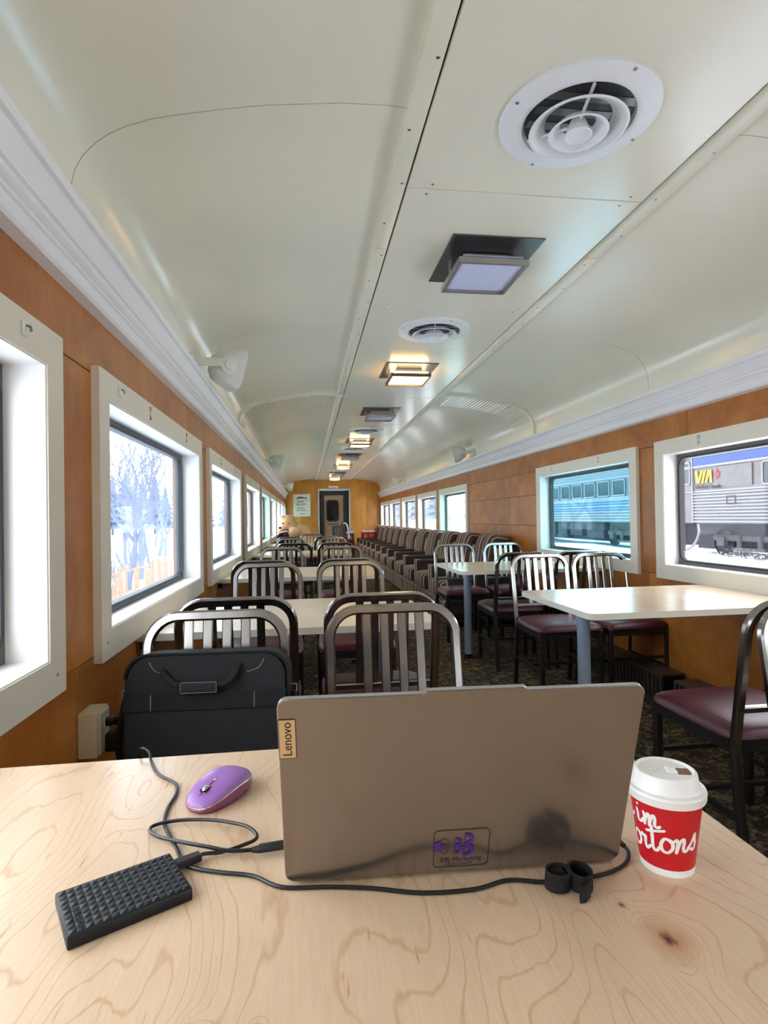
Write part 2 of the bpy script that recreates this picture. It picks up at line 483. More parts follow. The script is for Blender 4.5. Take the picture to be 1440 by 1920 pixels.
M['leg'] = mat('chair_leg_paint', srgb(34,33,33), rough=0.36, var=0.15, metal=0.0, scale=20)  # black stands in for dark surroundings mirrored in the steel legs
M['vinyl'] = mat('maroon_vinyl', srgb(78,24,38), rough=0.34, var=0.12, bump=0.12, bscale=220)
M['ply'] = plywood('birch_plywood', knots=[(0.336,0.507,0.026,0.5),(-0.098,0.470,0.011,0.30),(-0.045,0.468,0.006,0.12),(0.318,0.558,0.005,0.10)], col=(0.74,0.545,0.37,1), dark=(0.44,0.235,0.10,1), line=0.5)
M['ply2'] = plywood('birch_plywood_pale', col=(0.82,0.66,0.48,1), dark=(0.60,0.42,0.27,1), line=0.3, rough=0.22)
M['edge'] = mat('table_edge_band', srgb(226,222,208), rough=0.4, var=0.04)
M['post'] = mat('table_post_paint', srgb(150,166,184), rough=0.35, var=0.06)
M['black'] = mat('black_plastic', srgb(24,24,26), rough=0.42, var=0.2, scale=30)
M['cable'] = mat('black_cable', srgb(16,16,18), rough=0.35)
M['laptop'] = mat('laptop_lid_metal', (0.285,0.25,0.225,1), rough=0.22, metal=0.85, var=0.04, scale=3)
M['laptop_edge'] = mat('laptop_edge_metal', (0.55,0.55,0.57,1), rough=0.25, metal=0.9, var=0.03)
M['badge'] = mat('badge_gold', srgb(206,174,128), rough=0.35, metal=0.3, var=0.05)
M['ink'] = mat('black_ink', srgb(28,22,20), rough=0.6)
M['ink_grey'] = mat('grey_ink', srgb(52,48,46), rough=0.6)
M['purple_ink'] = mat('purple_ink', srgb(76,36,132), rough=0.45)
M['sticker_line'] = mat('sticker_outline', srgb(46,32,34), rough=0.5)
M['sticker_text'] = mat('sticker_text_ink', srgb(58,36,62), rough=0.5)
M['mouse'] = mat('mouse_purple', srgb(150,104,178), rough=0.32, var=0.05)
M['mouse_side'] = mat('mouse_side_plum', srgb(140,70,122), rough=0.3, var=0.05)
M['gold'] = mat('mouse_gold_rim', srgb(226,200,160), rough=0.25, metal=0.6)
M['wheel'] = mat('mouse_wheel', srgb(200,196,200), rough=0.25, metal=0.7)
M['hdd'] = mat('drive_black', srgb(20,22,26), rough=0.42, var=0.08, spec=0.3)
M['cup_red'] = mat('cup_red', srgb(200,16,30), rough=0.42, var=0.06)
M['cup_white'] = mat('cup_white', srgb(242,242,242), rough=0.4, var=0.03)
M['lid'] = mat('cup_lid_plastic', srgb(240,240,238), rough=0.3, var=0.02)
M['coffee'] = mat('coffee', srgb(120,80,50), rough=0.2)
M['bag'] = mat('bag_nylon', srgb(15,17,23), rough=0.75, var=0.15, bump=0.25, bscale=500)
M['bag_dark'] = mat('bag_webbing', srgb(8,9,11), rough=0.8, bump=0.3, bscale=700)
M['thread'] = mat('bag_stitching', srgb(120,120,126), rough=0.7)
M['beige'] = mat('outlet_beige', srgb(226,214,180), rough=0.45, var=0.05)
M['plate'] = mat('light_plate_steel', (0.20,0.19,0.185,1), rough=0.3, metal=0.9, var=0.2, scale=10)
M['lamp_frame'] = mat('lamp_frame_metal', (0.42,0.40,0.40,1), rough=0.3, metal=0.8)
M['lamp_wood'] = mat('lamp_frame_brown', srgb(120,84,62), rough=0.4)
M['lamp_off'] = mat('lamp_glass_off', srgb(206,212,240), rough=0.3, var=0.02)  # bluish tint paints the windows' reflection into the unlit glass
M['lamp_on'] = emit('lamp_glass_lit', (1.0,0.80,0.42,1), 7.0)
M['vent'] = mat('vent_white', srgb(238,239,241), rough=0.35, var=0.03)
M['vent_dark'] = mat('vent_throat', srgb(72,76,80), rough=0.5, metal=0.4)  # shade of the duct interior put into the colour
M['screw'] = mat('screw_steel', (0.35,0.34,0.33,1), rough=0.35, metal=1.0)
M['speaker'] = mat('speaker_shell', srgb(226,228,218), rough=0.42, var=0.04)
M['grille'] = mat('speaker_grille', srgb(206,208,216), rough=0.5, var=0.1, scale=200)
M['stripe'] = stripes('striped_upholstery')
M['brown'] = mat('brown_upholstery', srgb(56,40,38), rough=0.85, var=0.12, bump=0.2, bscale=300)
M['tan'] = mat('beige_piping', srgb(172,140,112), rough=0.8)
M['bear'] = mat('bear_plush', srgb(224,184,140), rough=0.95, var=0.14, scale=30, bump=0.8, bscale=90)
M['bear_dark'] = mat('bear_nose', srgb(70,44,36), rough=0.5)
M['red'] = mat('red_crate_plastic', srgb(206,20,38), rough=0.4, var=0.08)
M['grey_crate'] = mat('grey_crate_plastic', srgb(74,78,86), rough=0.45, var=0.1)
M['paper'] = mat('white_paper', srgb(232,230,228), rough=0.8, var=0.15, scale=40)
M['pink'] = mat('pink_print', srgb(190,110,140), rough=0.6)
M['door'] = mat('door_paint', srgb(166,140,112), rough=0.35, var=0.15, metal=0.3)
M['alu'] = mat('door_frame_aluminium', (0.60,0.59,0.57,1), rough=0.35, metal=0.9)
M['dark'] = mat('dark_void', srgb(24,24,26), rough=0.5)
M['door_glass'] = mat('door_window', srgb(20,24,28), rough=0.1)
M['sign_red'] = mat('sign_red', srgb(190,30,34), rough=0.5)
M['poster'] = mat('poster_paper', srgb(226,220,208), rough=0.5, var=0.04)
M['heater'] = mat('heater_paint', srgb(78,68,56), rough=0.5, var=0.1)
M['snow'] = mat('snow', srgb(236,242,250), rough=0.9, var=0.06, scale=0.8, bump=0.3, bscale=3)
M['steel'] = mat('train_stainless', srgb(112,113,118), rough=0.4, metal=0.35, var=0.12, scale=3, stretch=(1,0.4,3))
M['truck'] = mat('train_truck', srgb(52,51,54), rough=0.7, var=0.3)
M['steel_dirty'] = mat('train_panel_dirty', srgb(92,91,90), rough=0.5, metal=0.2, var=0.3, scale=3.5)  # grey taken down in the colour to offset overbright daylight
M['train_blue'] = mat('train_blue', srgb(8,50,132), rough=0.45, var=0.15, scale=5)
M['train_light'] = mat('train_blue_stripe', srgb(36,92,150), rough=0.45, var=0.1, scale=4)
M['train_under'] = mat('train_underframe', srgb(30,31,42), rough=0.8, var=0.4, scale=4, col2=srgb(14,15,22))
M['train_glass'] = mat('train_window_glass', srgb(22,38,44), rough=0.12, var=0.4, scale=2)
M['via_yellow'] = mat('via_yellow', srgb(170,128,16), rough=0.5)
M['leaf_red'] = mat('maple_leaf_red', srgb(130,24,40), rough=0.5)
M['bark'] = mat('bark', srgb(112,115,134), rough=0.9, var=0.3, scale=10)  # pale blue-grey puts outdoor haze into the bark colour
M['conifer'] = mat('conifer', srgb(104,124,146), rough=0.9, var=0.35, scale=2)  # lightened too, haze over the far trees painted in
M['fence'] = mat('snow_fence_orange', srgb(176,128,84), rough=0.7, var=0.2)
M['brick'] = mat('far_building', srgb(158,124,112), rough=0.8, var=0.15)

# ------------------------------------------------------------------ the car shell
XL, XR = -0.61, 2.235              # inner faces of the side walls
XC = (XL + XR)/2
Y0, Y1 = -9.0, 17.1
Z = EYE
FRT, FRB = Z + 0.454, Z - 0.408    # casing top and bottom
BOARD = 0.012
fl = MB().box((XL-0.2, Y0, -0.08), (XR+0.2, Y1+1.2, 0.0)).build('floor', M['carpet']); tag(fl, 'dark brown patterned carpet floor of the car', kind='structure')

left_w = [(-7.68,-5.98),(-5.82,-4.12),(-3.96,-2.26),(-2.10,-0.40),(-0.22,1.497),(1.745,3.40),(3.66,5.42),(5.83,7.58),(7.84,9.66),(9.84,11.60),(11.76,13.42),(13.58,15.26),(15.42,17.0)]
right_w = [(-7.53,-5.83),(-5.67,-3.97),(-3.81,-2.11),(-1.95,-0.25),(-0.06,1.64),(1.69,3.385),(3.59,5.285),(7.69,9.39),(9.55,11.25),(11.42,13.15),(13.33,15.08),(15.20,16.92)]
NOPEN_Z0, NOPEN_Z1 = FRB + 0.07, FRT - 0.06

def side_wall(name, x, sgn, wins, label):
    # shell (core) with openings, then veneer boards as parts
    xo = x + sgn*0.13
    m = MB()
    def bx(y0, y1, z0, z1):
        m.box((min(x+sgn*BOARD, xo), y0, z0), (max(x+sgn*BOARD, xo), y1, z1))
    bx(Y0, Y1+0.1, -0.05, NOPEN_Z0); bx(Y0, Y1+0.1, NOPEN_Z1, Z+0.95)
    ys = [Y0] + [v for a, b in wins for v in (a+0.06, b-0.06)] + [Y1+0.1]
    for i in range(0, len(ys), 2): bx(ys[i], ys[i+1], NOPEN_Z0, NOPEN_Z1)
    w = m.build(name, M['wallback'], smooth=0); tag(w, label, kind='structure')
    def board(y0, y1, z0, z1):
        g = 0.0015
        a, b = sorted((x, x + sgn*BOARD))
        MB().box((a, y0+g, z0+g), (b, y1-g, z1-g), bev=0.001).build('panel', M['veneer'], w, smooth=0)
    # upper boards (casing top to crown), split midway over windows; piers; lower boards
    top_z = Z + 0.70
    cuts = sorted({Y0, Y1} | {round((a+b)/2 + 0.55, 3) for a, b in wins})
    for a, b in zip(cuts[:-1], cuts[1:]):
        if b - a > 0.05: board(a, b, FRT-0.02, top_z)
    piers = []
    for i in range(0, len(ys), 2):
        a, b = ys[i], ys[i+1]
        if b - a > 0.9:
            n = max(1, round((b-a)/0.85))
            for k in range(n): piers.append((a + (b-a)*k/n, a + (b-a)*(k+1)/n))
        else: piers.append((a, b))
    for a, b in piers:
        if b - a > 0.9*0.7:
            zs = [FRB+0.02, Z-0.10, Z+0.2, FRT-0.02]
        else: zs = [FRB+0.02, FRT-0.02]
        for z0, z1 in zip(zs[:-1], zs[1:]): board(a, b, z0, z1)
    cuts = [Y0, -7.0, -5.2, -3.4, -1.6, -0.1, 1.62, 3.5, 5.45, 7.7, 9.5, 11.4, 13.3, 15.2, Y1]
    for a, b in zip(cuts[:-1], cuts[1:]): board(a, b, 0.0, FRB+0.02)
    return w
side_wall('wall_left', XL, -1, left_w, 'left orange-brown veneered car wall with snowy windows')
side_wall('wall_right', XR, 1, right_w, 'right orange-brown veneered car wall facing the parked train')

# end wall with door opening
DX0, DX1, DZ = 0.385, 1.30, Z + 0.862
ew = MB()
ew.box((XL-0.13, Y1+BOARD, 0), (DX0-0.03, Y1+0.12, 2.36)); ew.box((DX1+0.03, Y1+BOARD, 0), (XR+0.13, Y1+0.12, 2.36)); ew.box((DX0-0.03, Y1+BOARD, DZ+0.03), (DX1+0.03, Y1+0.12, 2.36))
ewo = ew.build('wall_end', M['wallback'], smooth=0); tag(ewo, 'honey veneered end wall around the dark doorway', kind='structure')
for a, b, z0, z1 in ((XL, -0.15, 0, 2.32), (-0.15, DX0-0.02, 0, 2.32), (DX0-0.02, DX1+0.02, DZ+0.02, 2.32), (DX1+0.02, 1.8, 0, 2.32), (1.8, XR, 0, 2.32)):
    MB().box((a+0.001, Y1, z0), (b-0.001, Y1+BOARD, z1), bev=0.001).build('panel', M['veneer_end'], ewo, smooth=0)
nb = MB().box((XL-0.13, Y0-0.1, -0.05), (XR+0.13, Y0, 2.36)).build('wall_near', M['veneer'], smooth=0); tag(nb, 'veneered end wall behind the camera', kind='structure')

# ceiling: curved side panels + flat centre panels
prof = [(0.365,1.168),(0.25,1.176),(0.116,1.172),(-0.09,1.149),(-0.192,1.131),(-0.32,1.105),(-0.397,1.086),(-0.459,1.063),(-0.503,1.040),(-0.54,1.012),(-0.573,0.975),(-0.594,0.935),(-0.606,0.88),(-0.61,0.80),(-0.61,0.70)]
profL = [(x, z+Z) for x, z in prof]
profR = [(2*XC-x, z) for x, z in profL]
SX0, SX1 = 0.365, 2*XC - 0.365
def shell(pf, y0, y1, t, name, mt, parent, off=0.0, smooth=50):
    """curved plate following profile pf from y0 to y1, thickness t outward"""
    n = len(pf); cen = Vector((XC, 0.9))
    o = []
    for i, p in enumerate(pf):
        a = Vector(pf[max(i-1,0)]); b = Vector(pf[min(i+1,n-1)])
        tn = (b-a).normalized(); nr = Vector((-tn.y, tn.x))
        if nr.dot(Vector(p)-cen) < 0: nr = -nr
        o.append(nr)
    vs = []; 
    for y in (y0, y1):
        for k in (off, off+t):
            vs += [(p[0]+o[i].x*k, y, p[1]+o[i].y*k) for i, p in enumerate(pf)]
    fs = []
    A, B, C, D = 0, n, 2*n, 3*n
    for i in range(n-1):
        fs += [(A+i, A+i+1, C+i+1, C+i), (B+i, D+i, D+i+1, B+i+1), (A+i, B+i, B+i+1, A+i+1), (C+i, C+i+1, D+i+1, D+i)]
    fs += [(A, C, D, B), (A+n-1, B+n-1, D+n-1, C+n-1)]
    return MB().add(vs, fs).build(name, mt, parent, smooth=smooth)
roof = MB()
full = [(x-0.0, z+0.03) for x, z in profL[::-1]] + [(x, z+0.03) for x, z in profR]
full = [(XL-0.12, Z+0.70)] + [(XL-0.12, Z+0.95)] + [(XL-0.05, Z+1.12)] + [(0.365, Z+1.24), (SX1, Z+1.24)] + [(XR+0.05, Z+1.12), (XR+0.12, Z+0.95), (XR+0.12, Z+0.70)]
inner = [(XL-0.012, Z+0.70)] + [(x-0.012 if x < -0.4 else x, z+0.016) for x, z in profL[::-1]] + [(x+0.012 if x > 2.0 else x, z+0.016) for x, z in profR] + [(XR+0.012, Z+0.70)]
roof.prism(full + inner[::-1], 'y', Y0-0.1, Y1+0.12)
ceil = roof.build('ceiling', M['groove'], smooth=0); tag(ceil, 'cream painted coved railcar ceiling', kind='structure')
seams = [Y0, -7.7, -5.84, -3.98, -2.12, -0.26, 1.60, 3.46, 5.33, 7.2, 9.06, 10.92, 12.78, 14.64, Y1]
for a, b in zip(seams[:-1], seams[1:]):
    shell(profL, a+0.002, b-0.002, 0.01, 'curved_panel', M['ceil'], ceil)
    shell(profR, a+0.002, b-0.002, 0.01, 'curved_panel', M['ceil'], ceil)
cseams = [Y0, -7.4, -5.6, -3.8, -1.9, -0.4, 0.55, 1.967, 3.09, 3.87, 5.46, 7.05, 7.95, 9.05, 10.0, 11.3, 13.4, 15.1, Y1]
for a, b in zip(cseams[:-1], cseams[1:]):
    MB().box((SX0+0.004, a+0.002, Z+1.160), (SX1-0.004, b-0.002, Z+1.172), bev=0.0015).build('center_panel', M['ceil'], ceil, smooth=0)
# battens along the centre strip
for s, x in ((-1, SX0), (1, SX1)):
    for a, b in ((Y0, 0.4), (0.402, 2.4), (2.403, 5.30), (5.303, 9.4), (9.403, Y1)):
        lo, hi = sorted((x + s*0.006, x + s*0.062))
        MB().box((lo, a, Z+1.146), (hi, b-0.002, Z+1.172), bev=0.004, seg=2).build('batten', M['ceil_batten'], ceil, smooth=40)
        n = int((b-a)/0.42)
# batten screws
scr = MB().lathe([(0.0,-0.002),(0.0045,-0.002),(0.006,0.0)], n=8).mesh('screw', M['screw'])
for s, x in ((-1, SX0), (1, SX1)):
    for k in range(30):
        obj('screw', scr, ceil, loc=(x + s*(0.034 + (0.012 if k % 2 else -0.012)), 0.3 + k*0.27, Z+1.1465))
for ys in cseams[6:12]:
    for k in (0.08, 0.82):
        obj('screw', scr, ceil, loc=(SX0 + k, ys+0.03, Z+1.1605)); obj('screw', scr, ceil, loc=(SX0 + k + 0.01, ys-0.03, Z+1.1605))
# arch ribs at the former bulkhead and the beaded strip behind it
for pf, nm in ((profL, 'L'), (profR, 'R')):
    n = len(pf)
    shell(pf[:-1], 5.31, 5.36, 0.03, 'arch_trim', M['ceil_batten'], ceil, off=-0.024)
    bead = MB()
    import itertools
    # resample profile
    pts = [Vector(p) for p in pf[1:-2]]
    L = [0]
    for a, b in zip(pts[:-1], pts[1:]): L.append(L[-1] + (b-a).length)
    def at(s):
        for i in range(len(pts)-1):
            if s <= L[i+1]:
                t = (s-L[i])/(L[i+1]-L[i]); return pts[i].lerp(pts[i+1], t), (pts[i+1]-pts[i]).normalized()
        return pts[-1], (pts[-1]-pts[-2]).normalized()
    s = 0.06
    while s < L[-1]-0.04:
        p, t = at(s); nr = Vector((-t.y, t.x))
        if nr.dot(p - Vector((XC, 1.5))) > 0: nr = -nr
        q0, q1 = p - t*0.014, p + t*0.014
        bead.prism([tuple(q0), tuple(q1), tuple(p + t*0.008 + nr*0.008), tuple(p - t*0.008 + nr*0.008)], 'y', 5.362, 5.86)
        s += 0.034
    bo = bead.build('beaded_strip', M['ceil'], ceil, smooth=0); tag(bo, kind='stuff')

# crown mouldings
cp = [(0,0.605),(0.028,0.612),(0.034,0.620),(0.034,0.652),(0.040,0.656),(0.040,0.664),(0.046,0.668),(0.052,0.676),(0.052,0.688),(0.060,0.691),(0.060,0.697),(0.064,0.705),(0.070,0.722),(0.082,0.738),(0.092,0.743),(0.095,0.748),(0.095,0.764),(0.080,0.770),(0,0.79)]
for i, (x, s, nm) in enumerate(((XL, 1, 'left'), (XR, -1, 'right'))):
    t = MB().prism([(x + s*d, Z+z) for d, z in cp], 'y', Y0, Y1-0.02).build('trim_%d' % (i+1), M['crown'], smooth=25)
    tag(t, 'white stepped crown moulding along the %s wall' % nm, kind='structure')
# baseboards
for x, s, nm in ((XL, 1, 'left'), (XR, -1, 'right')):
    a, b = sorted((x, x + s*0.015))
    t = MB().box((a, Y0, 0), (b, Y1, 0.09), bev=0.004).build('baseboard_' + nm, M['heater'], smooth=0); tag(t, 'dark base board of the %s wall' % nm, kind='structure')

# ------------------------------------------------------------------ windows
G = {
 'clear': glass('pane_clear', (0.93,0.955,0.97,1), dirt_haze=0.05),
 'hazy': glass('pane_hazy', (0.80,0.87,0.94,1), dirt_haze=0.03, dirt_haze_col=(0.80,0.90,1,1)),
 'frost': glass('pane_frosted_foot', (0.93,0.94,0.97,1), dirt_haze=0.003, frost=0.45, zlow=FRB+0.13),
 'teal': glass('pane_blue_tint', (0.58,0.83,0.91,1), dirt_haze=0.004, dirt_haze_col=(0.6,0.9,1,1)),
 'aqua': glass('pane_aqua_haze', (0.68,0.84,0.83,1), dirt_haze=0.14, dirt_haze_col=(0.70,0.95,0.93,1)),
}
def window(idx, x, s, a, b, g, label, num=None, clip=False):
    """s=+1: left wall (room side at +x), s=-1: right wall"""
    w = thing('window_%d' % idx, label, None, (0,0,0), kind='structure')
    def xs(d0, d1):
        return sorted((x + s*d0, x + s*d1))
    t0, t1 = xs(0, 0.023)
    ob = 0.086
    cas = MB().ring((a, FRB), (b, FRT), ob, 0.0008, t0, t1, rad_in=0.0008, n=1)
    co = cas.build('casing', M['white_wood'], w, smooth=0)
    # jamb liner
    j0, j1 = xs(-0.105, 0.019)
    MB().ring((a+ob-0.018, FRB+ob-0.018), (b-ob+0.018, FRT-ob+0.018), 0.018+0.004, 0.0008, j0, j1, rad_in=0.0008, n=1).build('jamb', M['white_jamb'], w, smooth=0)
    ia, ib, iz0, iz1 = a+ob+0.004, b-ob-0.004, FRB+ob+0.004, FRT-ob-0.004
    q0, q1 = xs(-0.105, -0.072)
    MB().ring((ia, iz0), (ib, iz1), 0.022, 0.001, q0, q1, rad_in=0.055, n=6).build('seal_frame', M['gasket'], w, smooth=40)
    q0, q1 = xs(-0.100, -0.066)
    MB().ring((ia+0.016, iz0+0.016), (ib-0.016, iz1-0.016), 0.013, 0.062, q0, q1, n=8).build('rubber_seal', M['rubber'], w, smooth=40)
    q0, q1 = xs(-0.090, -0.085)
    MB().box((q0, ia+0.02, iz0+0.02), (q1, ib-0.02, iz1-0.02)).build('pane', G[g], w, smooth=0)
    # screws in the casing corners
    sm = MB().lathe([(0.0,0.0018),(0.003,0.0018),(0.0042,0.0)], n=8)
    for yy in (a+0.05, b-0.05):
        for zz in (FRB+0.05,):
            o = MB().add(sm.v, sm.f, Matrix.Rotation(s*PI/2, 4, 'Y')).build('screw', M['screw'], w, loc=(x+s*0.023, yy, zz))
    if num:
        for (yy, top, bot) in num:
            m = MB()
            for k, (txt, dz) in enumerate(((top, 0.062), (bot, 0.030))):
                vs, fs = text_geo(txt, 0.026, 0.0005)
                # text X -> along wall so that it reads from the room
                rot = Matrix(((0,0,s,0),(s,0,0,0),(0,1,0,0),(0,0,0,1)))
                m.add(vs, fs, Matrix.Translation((x+s*0.0234, yy, FRT-ob+dz)) @ rot)
            m.box((min(x+s*0.0232, x+s*0.0238), yy-0.012, FRT-ob+0.045), (max(x+s*0.0232, x+s*0.0238), yy+0.012, FRT-ob+0.047))
            m.build('seat_number', M['ink'], w, smooth=0)
    return w
lt = ['clear']*3 + ['clear','clear','hazy','hazy','clear','aqua','clear','clear','clear','aqua']
bh = ['at the far rear of the car', 'two bays behind the camera', 'one bay behind the camera']
names_l = [q + ', left wall' for q in bh] + ['behind the camera beside the near table', 'beside the near table, cut by the photo edge', 'showing bare trees and an orange snow fence', 'with pale blue pane beyond the bare-tree window', 'fourth along the left wall', 'with a dark green pane on the left wall', 'sixth along the left wall', 'behind the plush bear', 'second from the end wall on the left', 'next to the end wall on the left']
for i, (a, b) in enumerate(left_w):
    num = {5: [(a+0.55, '27', '26'), (a+1.22, '28', '27')], 6: [(a+0.5, '31', '30'), (a+1.25, '32', '31')]}.get(i)
    window(i+1, XL, 1, a, b, lt[i], 'white cased car window ' + names_l[i], num)
rt = ['clear']*3 + ['clear','clear','frost','teal','aqua','clear','clear','clear','clear']
names_r = [q + ', right wall' for q in bh] + ['behind the camera on the right', 'on the right beside the camera', 'showing the yellow lettered train panel', 'with blue tint showing the windows of the train', 'with an aqua hazy pane above the first armchairs', 'showing dark trees above the armchairs', 'third above the armchair row', 'fourth above the armchair row', 'next to the end wall on the right']
for i, (a, b) in enumerate(right_w):
    num = {5: [(b-0.42, '22', '21')], 6: [(a+0.50, '9', '9'), (b-0.36, '5', '7')]}.get(i)
    window(20+i, XR, -1, a, b, rt[i], 'white cased car window ' + names_r[i], num)
# little hook plates on the near left casings
for wi, yy, zz in ((5, 1.30, FRT-0.040), (6, 1.93, FRT-0.035)):
    w = bpy.data.objects['window_%d' % wi]
    hp = MB().box((XL+0.023, yy-0.012, zz-0.016), (XL+0.028, yy+0.012, zz+0.016), bev=0.002).build('hook_plate', M['white_jamb'], w)
    MB().tube([(XL+0.028, yy, zz+0.006), (XL+0.036, yy, zz+0.004), (XL+0.038, yy, zz-0.006)], 0.003, n=6).build('hook', M['screw'], hp)

# ------------------------------------------------------------------ end door, sign, poster
dr = thing('door_1', 'brown end door with dark oval-cornered window in an aluminium frame', None, (0,0,0), kind='structure')
MB().box((DX0-0.03, Y1-0.02, 0), (DX0+0.02, Y1+0.5, DZ), bev=0.004).build('door_frame', M['alu'], dr)
MB().box((DX1-0.02, Y1-0.02, 0), (DX1+0.03, Y1+0.5, DZ), bev=0.004).build('door_frame', M['alu'], dr)
MB().box((DX0-0.03, Y1-0.02, DZ), (DX1+0.03, Y1+0.5, DZ+0.04), bev=0.004).build('door_frame', M['alu'], dr)
MB().box((DX0+0.02, Y1+0.06, 0), (DX0+0.16, Y1+0.5, DZ-0.02)).build('vestibule_panel', M['dark'], dr, smooth=0)
MB().box((DX1-0.18, Y1+0.06, 0), (DX1-0.02, Y1+0.5, DZ-0.02)).build('vestibule_panel', M['dark'], dr, smooth=0)
MB().box((DX0+0.16, Y1+0.06, DZ-0.16), (DX1-0.18, Y1+0.5, DZ-0.02)).build('vestibule_panel', M['dark'], dr, smooth=0)
d0, d1 = DX0+0.14, DX1-0.16
leaf = MB().box((d0, Y1+0.12, 0.01), (d1, Y1+0.16, DZ-0.14), bev=0.004).build('door_leaf', M['door'], dr)
wx0, wx1, wz0, wz1 = 0.635, 0.955, Z-0.06, Z+0.53
MB().ring((wx0-0.03, wz0-0.03), (wx1+0.03, wz1+0.03), 0.035, 0.10, Y1+0.105, Y1+0.122, axis='y', n=8).build('window_rim', M['rubber'], leaf)
MB().ring((wx0, wz0), (wx1, wz1), 0.158, 0.07, Y1+0.112, Y1+0.120, axis='y', n=6, rad_in=0.0006).build('door_window', M['door_glass'], leaf)
m = MB()
for k in range(9):
    m.box((0.66+0.033*k, Y1+0.117, Z-0.185), (0.66+0.033*k+0.022, Y1+0.1205, Z-0.15))
    if k % 3 != 1: m.box((0.664+0.033*k, Y1+0.117, Z-0.15), (0.66+0.033*k+0.012, Y1+0.1205, Z-0.14))
m.build('stencil', M['ink'], leaf, smooth=0)
MB().tube([(d1-0.07, Y1+0.125, Z-0.35), (d1-0.07, Y1+0.07, Z-0.35), (d1-0.19, Y1+0.07, Z-0.35)], 0.012).build('handle', M['alu'], leaf)

es = thing('exit_sign', 'white sign with red EXIT lettering above the end door', 'sign', (0.823, Y1-0.012, Z+0.927))
MB().box((-0.142,-0.008,-0.049), (0.142,0.012,0.049), bev=0.003).build('board', M['cup_white'], es)
vs, fs = text_geo('EXIT', 0.088, 0.0008); MB().add(vs, fs, Matrix.Translation((0.03,-0.009,0)) @ Matrix.Rotation(PI/2, 4, 'X')).build('lettering', M['sign_red'], es, smooth=0)
MB().ring((-0.125,-0.028),(-0.09,0.028), 0.006, 0.004, -0.0095, -0.0075, axis='y').build('pictogram', M['sign_red'], es, smooth=0)

po = thing('poster', 'framed paper notice with black banner heading on the end wall', 'poster', (-0.115, Y1-0.004, Z+0.407))
MB().box((-0.245,-0.006,-0.325), (0.245,0.004,0.325), bev=0.002).build('sheet', M['poster'], po)
MB().ring((-0.25,-0.33),(0.25,0.33), 0.016, 0.002, -0.010, 0.0, axis='y', n=1).build('frame', M['white_wood'], po, smooth=0)
MB().prism([(-0.16,0.185),(-0.10,0.205),(0.10,0.205),(0.16,0.185),(0.13,0.235),(0.06,0.225),(0.03,0.26),(-0.02,0.235),(-0.06,0.27),(-0.10,0.235),(-0.14,0.235)], 'y', -0.0075, -0.006).build('banner', M['ink'], po, smooth=0)
rnd = random.Random(3)
m = MB()
for z, x0, x1, h in ((0.15,-0.19,0.18,0.012),(0.09,-0.14,0.06,0.026),(0.05,-0.17,0.14,0.010),(0.03,-0.17,0.12,0.010),(0.01,-0.17,0.15,0.010),(-0.01,-0.17,0.05,0.010),(-0.09,-0.14,0.08,0.024),(-0.13,-0.15,0.12,0.009),(-0.15,-0.15,0.14,0.009),(-0.17,-0.15,0.10,0.009),(-0.26,-0.08,0.10,0.018)):
    x = x0
    while x < x1:
        l = rnd.uniform(0.015, 0.05); m.box((x,-0.0075,z), (min(x+l, x1),-0.006,z+h)); x += l + 0.012
tag(m.build('small_print', M['ink'], po, smooth=0), kind='stuff')

# ------------------------------------------------------------------ ceiling lights, vents, speakers
def light(y, on, label):
    t = thing('ceiling_light', label, 'ceiling light', (XC, y, Z+1.160), group='square ceiling lights along the car')
    MB().box((-0.20,-0.235,-0.006), (0.20,0.235,0.0), bev=0.001).build('plate', M['plate'], t)
    MB().box((-0.10,-0.09,-0.05), (0.10,0.09,-0.006), bev=0.004).build('housing', M['lamp_frame'], t)
    MB().box((-0.135,-0.155,-0.052), (0.135,0.155,-0.045), bev=0.002).build('backing_glass', M['lamp_on'] if on else M['lamp_off'], t)
    MB().ring((-0.155,-0.165),(0.155,0.165), 0.014, 0.002, -0.085, -0.060, axis='z', n=1).build('frame', M['lamp_wood'] if on else M['lamp_frame'], t, smooth=0)
    # slightly bellied glass
    m = MB(); n = 10; vs = []; fs = []
    for j in range(n+1):
        for i in range(n+1):
            u, v = i/n*2-1, j/n*2-1
            vs.append((u*0.140, v*0.150, -0.072 - (0.022 if on else 0.006)*(1-u*u)*(1-v*v)))
    for j in range(n):
        for i in range(n): fs.append((j*(n+1)+i, j*(n+1)+i+1, (j+1)*(n+1)+i+1, (j+1)*(n+1)+i))
    m.add(vs, fs); m.box((-0.140,-0.150,-0.0722),(0.140,0.150,-0.062))
    m.build('diffuser', M['lamp_on'] if on else M['lamp_off'], t)
    for sx in (-1, 1): MB().box((sx*0.148-0.006,-0.02,-0.07),(sx*0.148+0.006,0.02,-0.004)).build('bracket', M['lamp_frame'], t, smooth=0)
    return t
lys = [2.50, 4.44, 6.17, 8.52, 10.4, 12.4, 14.5, 16.0]
lord = ['nearest square ceiling light, unlit with bluish glass', 'second square ceiling light, lit warm yellow, nearest lit one', 'unlit ceiling light between the two nearest lit ones', 'second lit warm ceiling light down the car', 'unlit ceiling light beyond the second lit one', 'third lit warm ceiling light down the car', 'unlit ceiling light farthest down the car', 'lit warm ceiling light nearest the end door']
for i, y in enumerate(lys): light(y, i % 2 == 1, lord[i])
light(-1.4, True, 'lit ceiling light behind the camera')  # unseen lamp added to brighten reflections in the chair metal
light(-5.2, True, 'lit ceiling light at the rear of the car')  # second unseen lamp, added for the same reflections

